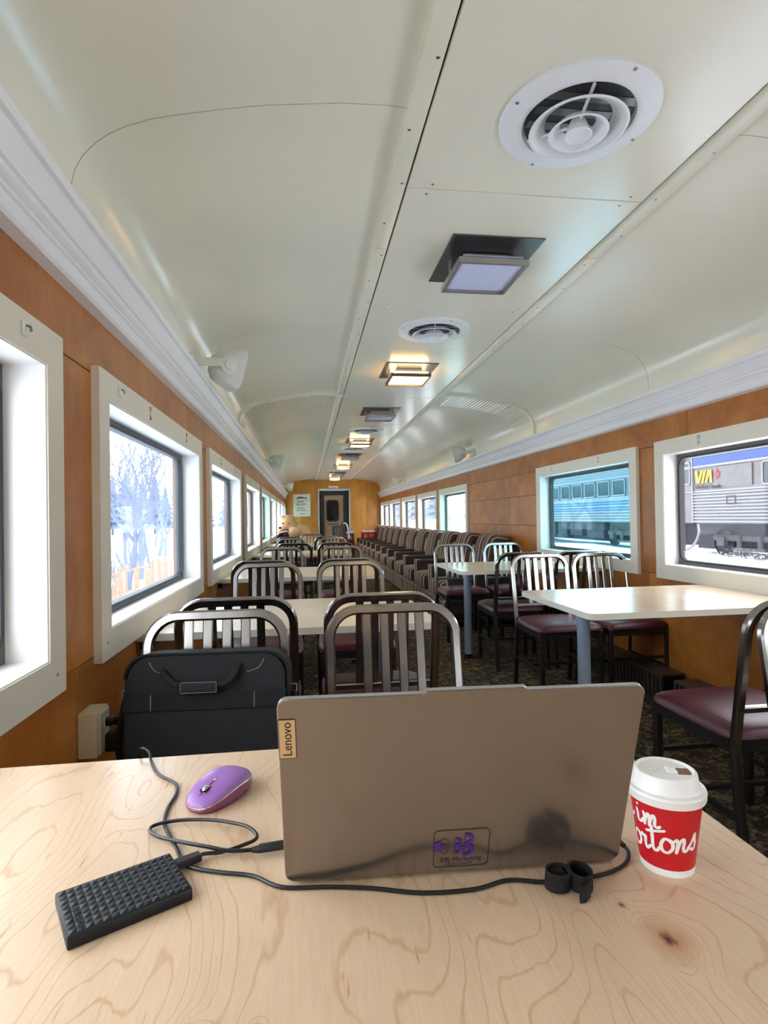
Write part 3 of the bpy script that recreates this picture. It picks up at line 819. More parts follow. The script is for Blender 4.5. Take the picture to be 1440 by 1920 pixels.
def vent(y, label):
    t = thing('ceiling_vent', label, 'vent', (0.805, y, Z+1.160), group='round ceiling air vents')
    MB().lathe([(0.228,0.0),(0.226,-0.008),(0.212,-0.012),(0.196,-0.010),(0.178,-0.016),(0.160,-0.014),(0.152,0.0)], n=48).build('flange', M['vent'], t)
    MB().lathe([(0.0,-0.002),(0.155,-0.002)], n=40).build('throat', M['vent_dark'], t)  # dark disc paints the shaded duct; no opening is cut
    MB().lathe([(0.138,-0.030),(0.141,-0.034),(0.134,-0.035),(0.098,-0.012),(0.094,-0.006),(0.100,-0.008)], n=44).build('outer_cone', M['vent'], t)
    MB().lathe([(0.083,-0.042),(0.086,-0.046),(0.079,-0.047),(0.055,-0.022),(0.050,-0.014),(0.057,-0.018)], n=40).build('middle_cone', M['vent'], t)
    MB().lathe([(0.0,-0.044),(0.028,-0.046),(0.037,-0.054),(0.040,-0.052),(0.026,-0.02),(0.020,-0.004)], n=32).build('inner_cone', M['vent'], t)
    for a in (20, 140, 260):
        c, s = math.cos(R(a)), math.sin(R(a))
        MB().tube([(0.03*c,0.03*s,-0.018),(0.15*c,0.15*s,-0.012)], 0.005, n=6).build('strut', M['vent'], t)
    for k in range(3):
        MB().box((-0.14,-0.10+0.06*k,-0.004),(0.14,-0.07+0.06*k,-0.0025)).build('damper_blade', M['screw'], t, smooth=0)
    for a in (15, 105, 195, 285):
        obj('screw', scr, t, loc=(0.213*math.cos(R(a)), 0.213*math.sin(R(a)), -0.0115))
    return t
for y, l in ((1.567,'large round white ceiling vent nearest the camera'), (3.461,'round white ceiling vent between the two nearest lights'), (7.5,'third round ceiling vent, beyond the arched rib'), (9.48,'farthest round ceiling vent')): vent(y, l)

def speaker(x, y, z, s, label):
    """s=+1 hangs on the left cove and faces +x"""
    t = thing('wall_speaker', label, 'speaker', (x, y, z), group='white speakers above the crown moulding')
    t.scale = (s, 1, 1)
    # body: wedge, narrow at the wall, wide at the front; drawn in (x,z), extruded in y
    body = MB(); n = 12
    secs = [(-0.085,0.050,0.045),(-0.06,0.078,0.075),(0.0,0.100,0.098),(0.055,0.118,0.112),(0.068,0.118,0.112)]
    pts = []
    def sect(xx, hy, hz):
        out = []
        for k in range(24):
            a = 2*PI*k/24
            c, q = math.cos(a), math.sin(a)
            out.append((xx, hy*math.copysign(abs(c)**0.35, c), hz*math.copysign(abs(q)**0.35, q)))
        return out
    vs = []; fs = []
    for sc_ in secs: vs += sect(*sc_)
    for i in range(len(secs)-1):
        for k in range(24):
            l = (k+1) % 24; fs.append((i*24+k, i*24+l, (i+1)*24+l, (i+1)*24+k))
    fs += [tuple(range(24))[::-1], tuple(range((len(secs)-1)*24, len(secs)*24))]
    tilt = Matrix.Rotation(R(14), 4, 'Y') @ Matrix.Rotation(R(24), 4, 'Z')
    body.add(vs, fs, tilt).build('body', M['speaker'], t, smooth=40)
    vs = sect(0.068, 0.110, 0.104) + sect(0.082, 0.085, 0.08)
    fs = [(k, (k+1) % 24, 24+(k+1) % 24, 24+k) for k in range(24)] + [tuple(range(24, 48))]
    MB().add(vs, fs, tilt).build('grille', M['grille'], t)
    kn = MB().lathe([(0.0,0.0),(0.050,0.0),(0.050,0.012),(0.030,0.016),(0.026,0.028),(0.0,0.030)], n=24, mat=tilt @ Matrix.Translation((-0.01,-0.094,0)) @ Matrix.Rotation(PI/2, 4, 'X'))
    kn.build('pivot_knob', M['speaker'], t)
    MB().box((-0.16,-0.128,-0.022),(-0.005,-0.112,0.022), bev=0.005).build('bracket_arm', M['speaker'], t)
    MB().box((-0.185,-0.14,-0.05),(-0.155,0.02,0.05), bev=0.006).build('wall_mount', M['speaker'], t)
    return t
speaker(-0.425, 3.25, Z+0.845, 1, 'large white speaker above the bare-tree window, nearest on the left')
speaker(-0.425, 8.4, Z+0.84, 1, 'middle white speaker on the left cove')
speaker(-0.425, 15.0, Z+0.86, 1, 'white speaker on the left cove by the end wall')
speaker(2*XC+0.425, 7.45, Z+0.85, -1, 'white speaker on the right cove just past the arched rib')
speaker(2*XC+0.425, 12.8, Z+0.86, -1, 'farther white speaker on the right cove')

# ------------------------------------------------------------------ chairs
CW = 0.205
def make_chair():
    t = thing('slat_back_chair')
    # seat
    def pillow():
        m = MB(); n = 14; vs = []; fs = []
        hw, hd = 0.215, 0.215
        def shape(u, v, top):
            r = 0.06
            x, y = u*hw*(1.0 - 0.05*max(0, -v)), v*hd
            e = max(abs(u), abs(v))
            edge = (1-abs(u)**5)*(1-abs(v)**5)
            # rounded corners
            k = abs(u)**8*abs(v)**8
            x *= 1-0.07*k; y *= 1-0.07*k
            z = 0.428 + 0.048*(edge**0.32) if top else 0.428
            return (x, y, z)
        for top in (True, False):
            for j in range(n+1):
                for i in range(n+1):
                    u = math.sin((i/n*2-1)*PI/2); v = math.sin((j/n*2-1)*PI/2)
                    vs.append(shape(u, v, top))
        K = (n+1)*(n+1)
        for j in range(n):
            for i in range(n):
                a = j*(n+1)+i
                fs.append((a, a+1, a+n+2, a+n+1)); fs.append((K+a, K+a+n+1, K+a+n+2, K+a+1))
        for i in range(n):
            for a, b in (((i), (i+1)), (n*(n+1)+i+1, n*(n+1)+i), ((i+1)*(n+1), i*(n+1)), (i*(n+1)+n, (i+1)*(n+1)+n)):
                fs.append((a, b, K+b, K+a))
        return m.add(vs, fs)
    pillow().build('seat', M['vinyl'], t, smooth=60)
    ap = MB()
    for sx in (-1, 1): ap.box((sx*0.19-0.011,-0.19,0.385),(sx*0.19+0.011,0.19,0.428))
    for sy in (-1, 1): ap.box((-0.19,sy*0.19-0.011,0.385),(0.19,sy*0.19+0.011,0.428))
    ap.build('seat_frame', M['leg'], t, smooth=0)
    for sx in (-1, 1):
        MB().box((sx*0.19-0.014,0.18,0.0),(sx*0.19+0.014,0.208,0.428), bev=0.003).build('leg', M['leg'], t)
        MB().sweep([(sx*0.193,-0.255,0.0),(sx*0.193,-0.225,0.2),(sx*0.193,-0.207,0.40)], 0.030, 0.026, (0,1,0)).build('leg', M['leg'], t)
        MB().box((sx*0.19-0.007,-0.22,0.175),(sx*0.19+0.007,0.19,0.191)).build('stretcher', M['leg'], t, smooth=0)
    MB().box((-0.19,-0.01,0.175),(0.19,0.006,0.191)).build('stretcher', M['leg'], t, smooth=0)
    MB().box((-0.19,0.187,0.235),(0.19,0.201,0.251)).build('stretcher', M['leg'], t, smooth=0)
    # back hoop
    def yb(z): return -0.207 - (z-0.40)*0.17
    pts = [(-CW+0.012, yb(0.40), 0.40), (-CW+0.010, yb(0.6), 0.6)]
    r = 0.085; zt = 0.858; xo = CW - 0.010
    for (x, z) in arc(-xo+r, zt-r, r, 180, 90, 7): pts.append((x, yb(z), z))
    for (x, z) in arc(xo-r, zt-r, r, 90, 0, 7): pts.append((x, yb(z), z))
    pts += [(CW-0.010, yb(0.6), 0.6), (CW-0.012, yb(0.40), 0.40)]
    MB().sweep(pts, 0.030, 0.026, (0,1,0.17)).build('back_frame', M['metal'], t, smooth=30)
    for x in (-0.082,-0.0275,0.0275,0.082):
        sp = [(x, yb(z) + 0.012*math.sin((z-0.53)/0.31*PI)*0, z) for z in (0.535, 0.62, 0.72, 0.80, 0.846)]
        MB().sweep(sp, 0.028, 0.012, (0,1,0.17)).build('slat', M['metal'], t, smooth=30)
    MB().sweep([(-CW+0.02, yb(0.53), 0.53),(CW-0.02, yb(0.53), 0.53)], 0.022, 0.018, (0,1,0.17)).build('crossbar', M['metal'], t, smooth=30)
    return t
proto = make_chair()
first = [True]
def chair(x, yback, facing, label, rz=0.0, group='metal slat-back dining chairs'):
    """yback: y of the hoop top. facing +1 away from camera (+y), -1 toward camera"""
    c = proto if first[0] else copy_tree(proto)
    first[0] = False
    c.location = (x, yback + facing*0.285, 0); c.rotation_euler = (0, 0, (0 if facing > 0 else PI) + rz)
    tag(c, label, 'chair', group)
    return c
K = 'slat-back chair '
chair(-0.265, 1.76, -1, K + 'holding the black laptop bag')
chair(0.262, 1.76, -1, K + 'directly behind the open laptop, facing it')
chair(-0.243, 2.03, 1, K + 'back to back with the bag chair')
chair(0.267, 2.03, 1, K + 'back to back with the chair behind the laptop')
chair(-0.236, 3.58, -1, K + 'at the far side of the second left table, window side')
chair(0.272, 3.58, -1, K + 'at the far side of the second left table, aisle side')
chair(-0.285, 3.84, 1, K + 'at the near side of the third left table, window side')
chair(0.275, 3.84, 1, K + 'at the near side of the third left table, aisle side')
chair(-0.236, 5.62, -1, K + 'at the far side of the third left table, window side')
chair(0.34, 5.62, -1, K + 'at the far side of the third left table, aisle side')
chair(-0.14, 6.50, 1, K + 'at the near side of the fourth left table, window side')
chair(0.334, 6.50, 1, K + 'at the near side of the fourth left table, aisle side')
chair(-0.21, 8.2, -1, K + 'at the far side of the fourth left table, window side')
chair(0.375, 8.2, -1, K + 'at the far side of the fourth left table, aisle side')
chair(-0.25, 8.75, 1, K + 'at the near side of the fifth left table, window side')
chair(0.33, 8.75, 1, K + 'at the near side of the fifth left table, aisle side')
chair(0.10, 10.5, -1, K + 'at the far side of the fifth left table, before the bear')
chair(1.485, 1.488, -1, K + 'at the right photo edge, turned toward the camera')
chair(1.508, 1.550, 1, K + 'drawn up to the nearest right table, its seat beside the cup')
chair(2.005, 1.58, 1, K + 'by the wall at the nearest right table, mostly out of frame')
chair(1.60, 3.80, -1, K + 'at the far side of the nearest right table, aisle side')
chair(2.045, 3.80, -1, K + 'at the far side of the nearest right table, wall side')
chair(1.575, 4.02, 1, K + 'at the near side of the second right table, aisle side')
chair(2.03, 4.02, 1, K + 'at the near side of the second right table, wall side')
chair(1.455, 5.55, -1, K + 'at the far side of the second right table, aisle side')
chair(1.96, 5.55, -1, K + 'at the far side of the second right table, wall side')

# ------------------------------------------------------------------ tables
TH = 0.735
def table(x0, x1, y0, y1, label, near=False):
    t = thing('dining_table', label, 'table', ((x0+x1)/2, (y0+y1)/2, 0), group='wall-mounted dining tables')
    cx, cy = (x0+x1)/2, (y0+y1)/2
    hx, hy = (x1-x0)/2, (y1-y0)/2
    aisle = 1 if x0 < 0 else -1
    r = 0.035
    def outline(k):
        A = aisle*hx
        pts = [(-A, -hy+0)]
        if aisle > 0:
            pts = [(-hx,-hy)] + arc(hx-r,-hy+r,r-k,-90,0,5) + arc(hx-r,hy-r,r-k,0,90,5) + [(-hx,hy)]
        else:
            pts = [(hx,hy)] + arc(-hx+r,hy-r,r-k,90,180,5) + arc(-hx+r,-hy+r,r-k,180,270,5) + [(hx,-hy)]
        return pts
    MB().prism(outline(0), 'z', TH-0.026, TH-0.0012).build('edge_band', M['edge'], t, smooth=30)
    MB().prism(outline(0.001), 'z', TH-0.0012, TH).build('tabletop', M['ply'] if near else M['ply2'], t, smooth=0)
    px = aisle*(hx-0.165); py = 0.07 if aisle > 0 else 0.0
    MB().lathe([(0.030,0.01),(0.030,TH-0.026)], n=24, c=(px,py,0)).build('post', M['post'], t)
    MB().lathe([(0.05,0.0),(0.05,0.006),(0.034,0.012),(0.034,0.03)], n=24, c=(px,py,0), cap0=True, cap1=True).build('foot', M['black'], t)
    MB().box((-aisle*hx - (0 if aisle > 0 else 0.03), -hy+0.05, TH-0.066),(-aisle*hx + (0.03 if aisle > 0 else 0), hy-0.05, TH-0.026)).build('wall_cleat', M['leg'], t, smooth=0)
    return t
table(XL+0.001, 0.530, 0.22, 1.030, 'birch plywood table nearest the camera, under the laptop', True)
table(XL+0.001, 0.505, 2.155, 2.93, 'second left table, behind the bag chair')
table(XL+0.001, 0.535, 4.03, 4.87, 'third left table from the camera, pale topped')
table(XL+0.001, 0.535, 6.62, 7.4, 'fourth left table from the camera')
table(XL+0.001, 0.535, 8.9, 9.7, 'fifth left table, nearest the plush bear')
table(1.137, XR-0.001, 2.19, 2.96, 'pale table nearest on the right, below the train window')
table(1.125, XR-0.001, 4.09, 4.93, 'second right table, in front of the striped armchairs')

# heaters at the foot of the right wall
for i, y in enumerate((2.55, 3.62)):
    t = thing('baseboard_heater', ['dark slotted heater under the nearest right table', 'second slotted heater along the right wall'][i], 'heater', (XR-0.095, y, 0), group='slotted floor heaters')
    MB().box((-0.07,-0.48,0.17),(0.078,0.48,0.185), bev=0.002).build('top', M['heater'], t)
    MB().box((0.05,-0.48,0.0),(0.078,0.48,0.17)).build('back', M['dark'], t, smooth=0)
    for k in range(24):
        MB().box((-0.07,-0.475+0.0405*k,0.01),(-0.055,-0.475+0.0405*k+0.02,0.17)).build('slat', M['heater'], t, smooth=0)
    MB().box((-0.07,-0.48,0.0),(-0.05,0.48,0.02)).build('rail', M['heater'], t, smooth=0)

# ------------------------------------------------------------------ striped armchairs along the right wall
def make_armchair():
    t = thing('striped_armchair')
    # local: front at -x, width along y (pitch 0.88)
    MB().box((-0.40,-0.435,0.04),(0.36,0.435,0.265), bev=0.012).build('base', M['stripe'], t)
    MB().super((-0.06,0,0.355),(0.36,0.335,0.105), 0.35, 0.28, nu=32, nv=12).build('seat_cushion', M['stripe'], t, smooth=60)
    tl = Matrix.Translation((0.24,0,0.64)) @ Matrix.Rotation(R(9), 4, 'Y')
    MB().super((0,0,0),(0.135,0.36,0.30), 0.55, 0.42, nu=32, nv=16, mat=tl).build('back_cushion', M['stripe'], t, smooth=60)
    MB().box((0.30,-0.42,0.25),(0.385,0.42,0.86), bev=0.03, seg=3).build('back_panel', M['brown'], t)
    for s in (-1, 1):
        ar = MB().box((-0.36,s*0.385-0.05,0.20),(0.34,s*0.385+0.05,0.575), bev=0.02, seg=2).build('arm', M['brown'], t)
        MB().box((-0.367,s*0.385-0.022,0.21),(-0.355,s*0.385+0.022,0.574), bev=0.003).build('piping', M['tan'], ar)
        MB().box((-0.367,s*0.385-0.022,0.566),(-0.30,s*0.385+0.022,0.579), bev=0.003).build('piping', M['tan'], ar)
    MB().tube([(-0.402,-0.43,0.255),(-0.402,0.43,0.255)], 0.006, n=6).build('welt', M['tan'], t)
    for sx in (-0.34, 0.30):
        for s in (-1, 1): MB().box((sx-0.02,s*0.39-0.02,0),(sx+0.02,s*0.39+0.02,0.04)).build('foot', M['black'], t, smooth=0)
    return t
ac = make_armchair()
ords = ['nearest', 'second', 'third', 'fourth', 'fifth', 'sixth', 'seventh', 'eighth', 'ninth', 'tenth', 'eleventh', 'farthest']
for i in range(12):
    a = ac if i == 0 else copy_tree(ac)
    a.location = (1.80, 6.17 + 0.885*i, 0)
    tag(a, ('brown striped armchair in the row along the right wall, ' + ords[i] + ' from the tables') if i else 'brown striped armchair nearest the tables in the right wall row', 'armchair', 'striped armchairs along the right wall')
for i, y in enumerate((12.3, 13.2)):
    a = copy_tree(ac); a.location = (-0.18, y, 0); a.rotation_euler = (0,0,PI)
    tag(a, ['brown striped armchair on the left, under the plush bear', 'brown striped armchair behind the plush bear on the left'][i], 'armchair', 'striped armchairs on the left')

# ------------------------------------------------------------------ plush bear
be = thing('plush_bear', 'giant tan plush bear slumped on the left armchairs', 'plush bear', (-0.25, 12.30, 0.475))
m = MB()
def blob(c, s): m.super(c, s, 1.0, 1.0, nu=20, nv=12)
blob((-0.14,0.0,0.55),(0.20,0.20,0.21))      # head
blob((-0.24,-0.13,0.46),(0.10,0.09,0.08))    # muzzle
blob((0.10,0.05,0.30),(0.27,0.24,0.27))      # trunk
blob((0.25,0.05,0.10),(0.27,0.24,0.17))      # belly / hips
blob((0.02,-0.20,0.40),(0.13,0.12,0.11))     # near arm
blob((-0.08,-0.24,0.33),(0.11,0.10,0.09))    # paw
blob((0.0,0.24,0.42),(0.12,0.12,0.11))
blob((0.40,-0.12,0.06),(0.20,0.11,0.11)); blob((0.55,-0.14,0.06),(0.09,0.10,0.12))
blob((0.40,0.20,0.06),(0.20,0.11,0.11)); blob((0.55,0.22,0.06),(0.09,0.10,0.12))
blob((-0.24,-0.10,0.70),(0.055,0.035,0.055)); blob((-0.05,0.08,0.72),(0.06,0.04,0.055))
b_ = m.build('body', M['bear'], be, smooth=180)
md = b_.modifiers.new('one_skin', 'REMESH'); md.mode = 'VOXEL'; md.voxel_size = 0.018; md.use_smooth_shade = True
ms = b_.modifiers.new('soften', 'SMOOTH'); ms.factor = 0.5; ms.iterations = 6
MB().super((-0.29,-0.20,0.49),(0.035,0.025,0.025),1,1,nu=12,nv=8).build('nose', M['bear_dark'], be)
for x in (-0.23,-0.12): MB().super((x,-0.185,0.58),(0.016,0.016,0.018),1,1,nu=10,nv=8).build('eye', M['black'], be)

# ------------------------------------------------------------------ crates by the end door
def crate(name, label, loc, size, mt, rz=0.0, ry=0.0, group='plastic crates by the end door', slats=5):
    t = thing(name, label, 'crate', loc, rz, group); t.rotation_euler = (0, ry, rz)
    w, d, h = size; th = 0.012
    MB().box((-w/2,-d/2,0),(w/2,d/2,th)).build('bottom', mt, t, smooth=0)
    def wall(ax, s):
        m = MB(); L = w if ax == 'x' else d
        def bx(a0, a1, z0, z1):
            if ax == 'x': m.box((a0, s*d/2 - (th if s > 0 else 0), z0),(a1, s*d/2 + (0 if s > 0 else th), z1))
            else: m.box((s*w/2 - (th if s > 0 else 0), a0, z0),(s*w/2 + (0 if s > 0 else th), a1, z1))
        bx(-L/2, L/2, 0, h*0.14); bx(-L/2, L/2, h*0.80, h)
        bx(-L/2, -L/2+0.04, h*0.14, h*0.80); bx(L/2-0.04, L/2, h*0.14, h*0.80)
        for k in range(slats):
            c = -L/2 + L*(k+1)/(slats+1); bx(c-0.011, c+0.011, h*0.14, h*0.80)
        m.build('side', mt, t, smooth=0)
    wall('x', 1); wall('x', -1); wall('y', 1); wall('y', -1)
    MB().ring((-w/2-0.01,-d/2-0.01),(w/2+0.01,d/2+0.01), 0.022, 0.01, h-0.02, h, axis='z', n=3).build('rim', mt, t)
    return t
crate('plastic_crate', 'bright red plastic crate with white bundles on the farthest armchair', (1.71, 15.80, 0.482), (0.37,0.30,0.27), M['red'])
gc = crate('plastic_crate', 'grey crate with pink print between the red crate and the door', (1.20, 16.2, 0.445), (0.27,0.30,0.27), M['grey_crate'])
MB().box((-0.08,-0.1535,0.09),(0.09,-0.1505,0.15)).build('print_patch', M['pink'], gc, smooth=0)
crate('plastic_crate', 'dark red upright crate under the grey crate with pink print', (1.18, 16.2, 0.0), (0.34,0.34,0.44), M['red'], slats=3)
crate('plastic_crate', 'dark red crate standing before the end door', (0.90, 15.55, 0.0), (0.40,0.34,0.60), M['red'], slats=3)
crate('plastic_crate', 'charcoal slatted crate lying tilted before the end door', (0.90, 15.55, 0.615), (0.36,0.30,0.34), M['grey_crate'], ry=R(-5))
for i, (x, y, z, r_) in enumerate(((1.60,15.75,0.62,0.045),(1.71,15.82,0.63,0.045),(1.82,15.76,0.62,0.045),(1.14,16.18,0.60,0.05),(1.26,16.2,0.61,0.05))):
    m = MB(); rnd = random.Random(i+20)
    for k in range(7):
        a = rnd.uniform(0, 2*PI); tl = Matrix.Translation((rnd.uniform(-.04,.04), rnd.uniform(-.05,.05), rnd.uniform(0.04,.10))) @ Matrix.Rotation(a, 4, 'Z') @ Matrix.Rotation(rnd.uniform(-.5,.5), 4, 'X')
        m.box((-r_*0.6,-0.006,-0.09),(r_*0.6,0.006,0.09), mat=tl)
    o = m.build('paper_bundle', M['paper'], None, smooth=0, loc=(x, y, z))
    tag(o, ['white paper bundle at the left of the red crate', 'white paper bundle in the middle of the red crate', 'white paper bundle at the right of the red crate', 'white papers at the left of the grey crate with pink print', 'white papers at the right of the grey crate with pink print'][i], 'papers', 'papers in the crates')
o = MB().tube(smooth_path([(0.98,15.36,1.00),(1.05,15.36,1.01),(1.10,15.36,0.93),(1.13,15.36,0.72),(1.14,15.36,0.60)], 5), 0.02).build('white_strap', M['paper']); tag(o, 'white tube hanging over the tilted charcoal crate', 'strap')
o = MB().box((-0.05,-0.05,-0.03),(0.05,0.05,0.05), bev=0.015, seg=2).build('black_cap', M['black'], None, loc=(1.0, 15.5, 1.0)); tag(o, 'small black lump on top of the tilted charcoal crate', 'item')

# ------------------------------------------------------------------ outlet box
ob = thing('outlet_box', 'beige surface-mounted outlet box on the left wall beside the bag', 'outlet', (XL, 1.665, 0.57))
MB().box((0,-0.045,-0.06),(0.050,0.045,0.06), bev=0.004, seg=2).build('box', M['beige'], ob)
MB().box((0.050,-0.035,-0.055),(0.056,0.035,0.055), bev=0.002).build('face_plate', M['white_wood'], ob)
for dz in (0.024,-0.026):
    MB().box((0.056,-0.016,dz-0.014),(0.060,0.016,dz+0.014), bev=0.002).build('socket', M['beige'], ob)
pl = thing('power_plug', 'black mains plug pushed into the beige outlet box', 'plug', (XL+0.0605, 1.665, 0.594))
MB().lathe([(0.0,0),(0.013,0.0),(0.014,0.012),(0.010,0.020),(0.013,0.026),(0.006,0.034),(0.0,0.034)], n=16, mat=Matrix.Rotation(PI/2, 4, 'Y')).build('body', M['black'], pl)
pl2 = thing('power_adapter', 'black power adapter in the lower socket of the outlet box', 'adapter', (XL+0.0605, 1.665, 0.544))
MB().box((0,-0.022,-0.028),(0.045,0.022,0.020), bev=0.004, seg=2).build('body', M['black'], pl2)

# ------------------------------------------------------------------ laptop bag on the chair
bg = thing('laptop_bag', 'black nylon laptop bag standing on the chair by the window', 'bag', (-0.265, 1.60, 0.478), R(-3))
BW, BH = 0.215, 0.305
def bag_out(k=0.0, r=0.06):
    return [(-BW+k,0.0),(BW-k,0.0)] + arc(BW-r-k, BH-r-k, r, 0, 90, 6) + arc(-BW+r+k, BH-r-k, r, 90, 180, 6)
lean = Matrix.Rotation(R(-7), 4, 'X')
MB().prism(bag_out(), 'y', -0.045, 0.05, mat=lean).build('body', M['bag'], bg, smooth=40)
MB().prism([(x*0.97, z*0.985+0.002) for x, z in bag_out(0.004)], 'y', -0.058, -0.045, mat=lean).build('front_panel', M['bag'], bg, smooth=40)
MB().prism([(-BW+0.012,0.0),(BW-0.012,0.0),(BW-0.012,0.175),(-BW+0.012,0.165)], 'y', -0.068, -0.058, mat=lean).build('front_pocket', M['bag'], bg, smooth=0)
MB().box((-BW+0.006,-0.0725,0.160),(BW-0.006,-0.066,0.205), bev=0.002, mat=lean).build('webbing_band', M['bag_dark'], bg)
for x in (-0.14, 0.125):
    MB().box((x,-0.0735,0.162),(x+0.002,-0.072,0.203), mat=lean).build('stitching', M['thread'], bg, smooth=0)
MB().tube([lean @ Vector(p) for p in smooth_path([(-0.115,-0.064,0.265),(-0.10,-0.07,0.245),(-0.075,-0.078,0.228),(-0.04,-0.082,0.222),(0.03,-0.082,0.224),(0.06,-0.078,0.232),(0.075,-0.07,0.25),(0.085,-0.064,0.275)], 5)], 0.008, n=8).build('handle', M['bag_dark'], bg)
MB().box((-0.062,-0.092,0.205),(0.034,-0.072,0.236), bev=0.005, seg=2, mat=lean).build('handle_grip', M['bag'], bg)
MB().ring((-0.060,0.207),(0.032,0.234), 0.0012, 0.003, -0.0935, -0.0915, axis='y', mat=lean).build('grip_stitching', M['thread'], bg, smooth=0)
MB().tube([lean @ Vector((x, -0.052, z)) for x, z in bag_out(0.002)[1:]], 0.004, n=6).build('piping', M['bag_dark'], bg)
for s in (-1, 1):
    MB().tube([lean @ Vector(p) for p in smooth_path([(s*0.15,-0.0590,0.285),(s*0.135,-0.0590,0.262),(s*0.105,-0.0590,0.252)], 4)], 0.0012, n=5).build('stitching', M['thread'], bg)
    MB().ring((s*(BW+0.008)-0.012,0.185),(s*(BW+0.008)+0.012,0.21), 0.004, 0.006, -0.01, -0.004, axis='y', mat=lean).build('strap_ring', M['screw'], bg)
    MB().tube([lean @ Vector(p) for p in smooth_path([(s*(BW+0.008),-0.006,0.19),(s*(BW+0.020),-0.01,0.12),(s*(BW+0.022),-0.01,0.05),(s*(BW+0.008),-0.01,0.004)], 4)], 0.009, n=8).build('shoulder_strap', M['bag_dark'], bg)

# ------------------------------------------------------------------ laptop
lp = thing('laptop', 'grey open laptop seen from behind, with purple sticker on its lid', 'laptop', (0.162, 0.6327, TH), -0.0527)
LW, LH, LT = 0.3808, 0.2312, 0.3017
base = MB().box((-LW/2,0.006,0.003),(LW/2,0.245,0.017), bev=0.003, seg=2).build('base', M['laptop_edge'], lp)
for sx in (-0.15, 0.15):
    for yy in (0.03, 0.22): MB().box((sx-0.02,yy-0.004,0.0),(sx+0.02,yy+0.004,0.003)).build('foot', M['black'], base, smooth=0)
m = MB()
for r_ in range(5):
    for c_ in range(14): m.box((-0.16+0.0228*c_, 0.05+0.021*r_, 0.017),(-0.16+0.0228*c_+0.019, 0.05+0.021*r_+0.017, 0.0182))
o = m.build('keys', M['black'], base, smooth=0); tag(o, kind='stuff')
MB().box((-0.06,0.165,0.0170),(0.06,0.235,0.0174)).build('touchpad', M['laptop'], base, smooth=0)
RX = Matrix.Translation((0,0.0,0.006)) @ Matrix.Rotation(LT, 4, 'X')
def lid_out(k=0.0, r=0.011):
    h, w = LH, LW/2 - k
    pts = arc(-w+r, r, r, 180, 270, 5) + arc(w-r, r, r, 270, 360, 5) + arc(w-r, h-r-k, r, 0, 90, 5)
    pts += [(0.064, h-k), (0.060, h-k+0.0032), (-0.040, h-k+0.0032), (-0.044, h-k)]
    return pts + arc(-w+r, h-r-k, r, 90, 180, 5)
lid = MB().prism(lid_out(0.0008), 'y', 0.0, 0.0045, mat=RX).build('lid', M['laptop'], lp, smooth=30)
MB().prism(lid_out(), 'y', 0.0012, 0.0062, mat=RX).build('lid_rim', M['laptop_edge'], lid, smooth=30)
MB().box((-LW/2+0.006,0.0062,0.012),(LW/2-0.006,0.0068,LH-0.006), mat=RX).build('screen', M['door_glass'], lid, smooth=0)
MB().tube([RX @ Vector((-0.15,0.006,0.004)), RX @ Vector((0.15,0.006,0.004))], 0.006, n=10).build('hinge', M['black'], lp)
# badge
bd = MB().box((-0.1895,-0.0008,0.163),(-0.1725,0.0004,0.209), bev=0.0004, mat=RX).build('brand_badge', M['badge'], lid)
MB().ring((-0.1897,0.1628),(-0.1723,0.2092), 0.0006, 0.0008, -0.0009, 0.0, axis='y', mat=RX).build('badge_edge', M['ink'], bd, smooth=0)
vs, fs = text_geo('Lenovo', 0.0135, 0.00015)
T = RX @ Matrix.Translation((-0.181,-0.0010,0.186)) @ Matrix.Rotation(PI/2, 4, 'X') @ Matrix.Rotation(PI/2, 4, 'Z')
MB().add(vs, fs, T).build('badge_lettering', M['ink'], bd, smooth=0)
# sticker
sx0, sx1, sz0, sz1 = -0.027, 0.036, 0.006, 0.058
st = MB().ring((sx0,sz0),(sx1,sz1), 0.0008, 0.006, -0.0006, 0.0, axis='y', n=6, mat=RX).build('sticker', M['sticker_line'], lid, smooth=0)
S2 = RX @ Matrix.Translation((0,-0.0006,0)) @ Matrix.Rotation(PI/2, 4, 'X')
m = MB()
def half_b(x, z, w, h, sl):
    """letter B with flat left side and two bowls"""
    mm = []
    for (z0, hh, ww) in ((z + h*0.50, h*0.50, w*0.9), (z, h*0.54, w)):
        outer = [(x + sl*(z0-z), z0)] + [(x + sl*(z0-z) + ww*math.sin(PI*k/10)**0.7 + sl*hh*k/10, z0 + hh*(0.5-0.5*math.cos(PI*k/10))) for k in range(1,10)] + [(x + sl*(z0-z+hh), z0+hh)]
        ci, iw, ih = (x + sl*(z0-z+hh*0.5) + ww*0.14, ww*0.42, hh*0.5)
        inner = [(x + sl*(z0-z+hh*0.25)+ww*0.12, z0+hh*0.25)] + [(x + sl*(z0-z+hh*0.25) + ww*0.12 + iw*math.sin(PI*k/10)**0.8 + sl*ih*k/10, z0 + hh*0.25 + ih*(0.5-0.5*math.cos(PI*k/10))) for k in range(1,10)] + [(x + sl*(z0-z+hh*0.75)+ww*0.12, z0+hh*0.75)]
        n = len(outer); vs = [(p[0], p[1], 0.0002) for p in outer] + [(p[0], p[1], 0.0002) for p in inner]
        fs = [(i, (i+1) % n, n+(i+1) % n, n+i) for i in range(n)]
        m.add(vs, fs, S2)
half_b(-0.0035, 0.0245, 0.0088, 0.022, 0.05); half_b(0.0062, 0.0205, 0.0120, 0.032, 0.06)
m.add([(-0.0266,0.041,0.0002),(-0.0266,0.030,0.0002),(-0.0200,0.0285,0.0002),(-0.0195,0.0435,0.0002)], [(0,1,2,3)], S2)
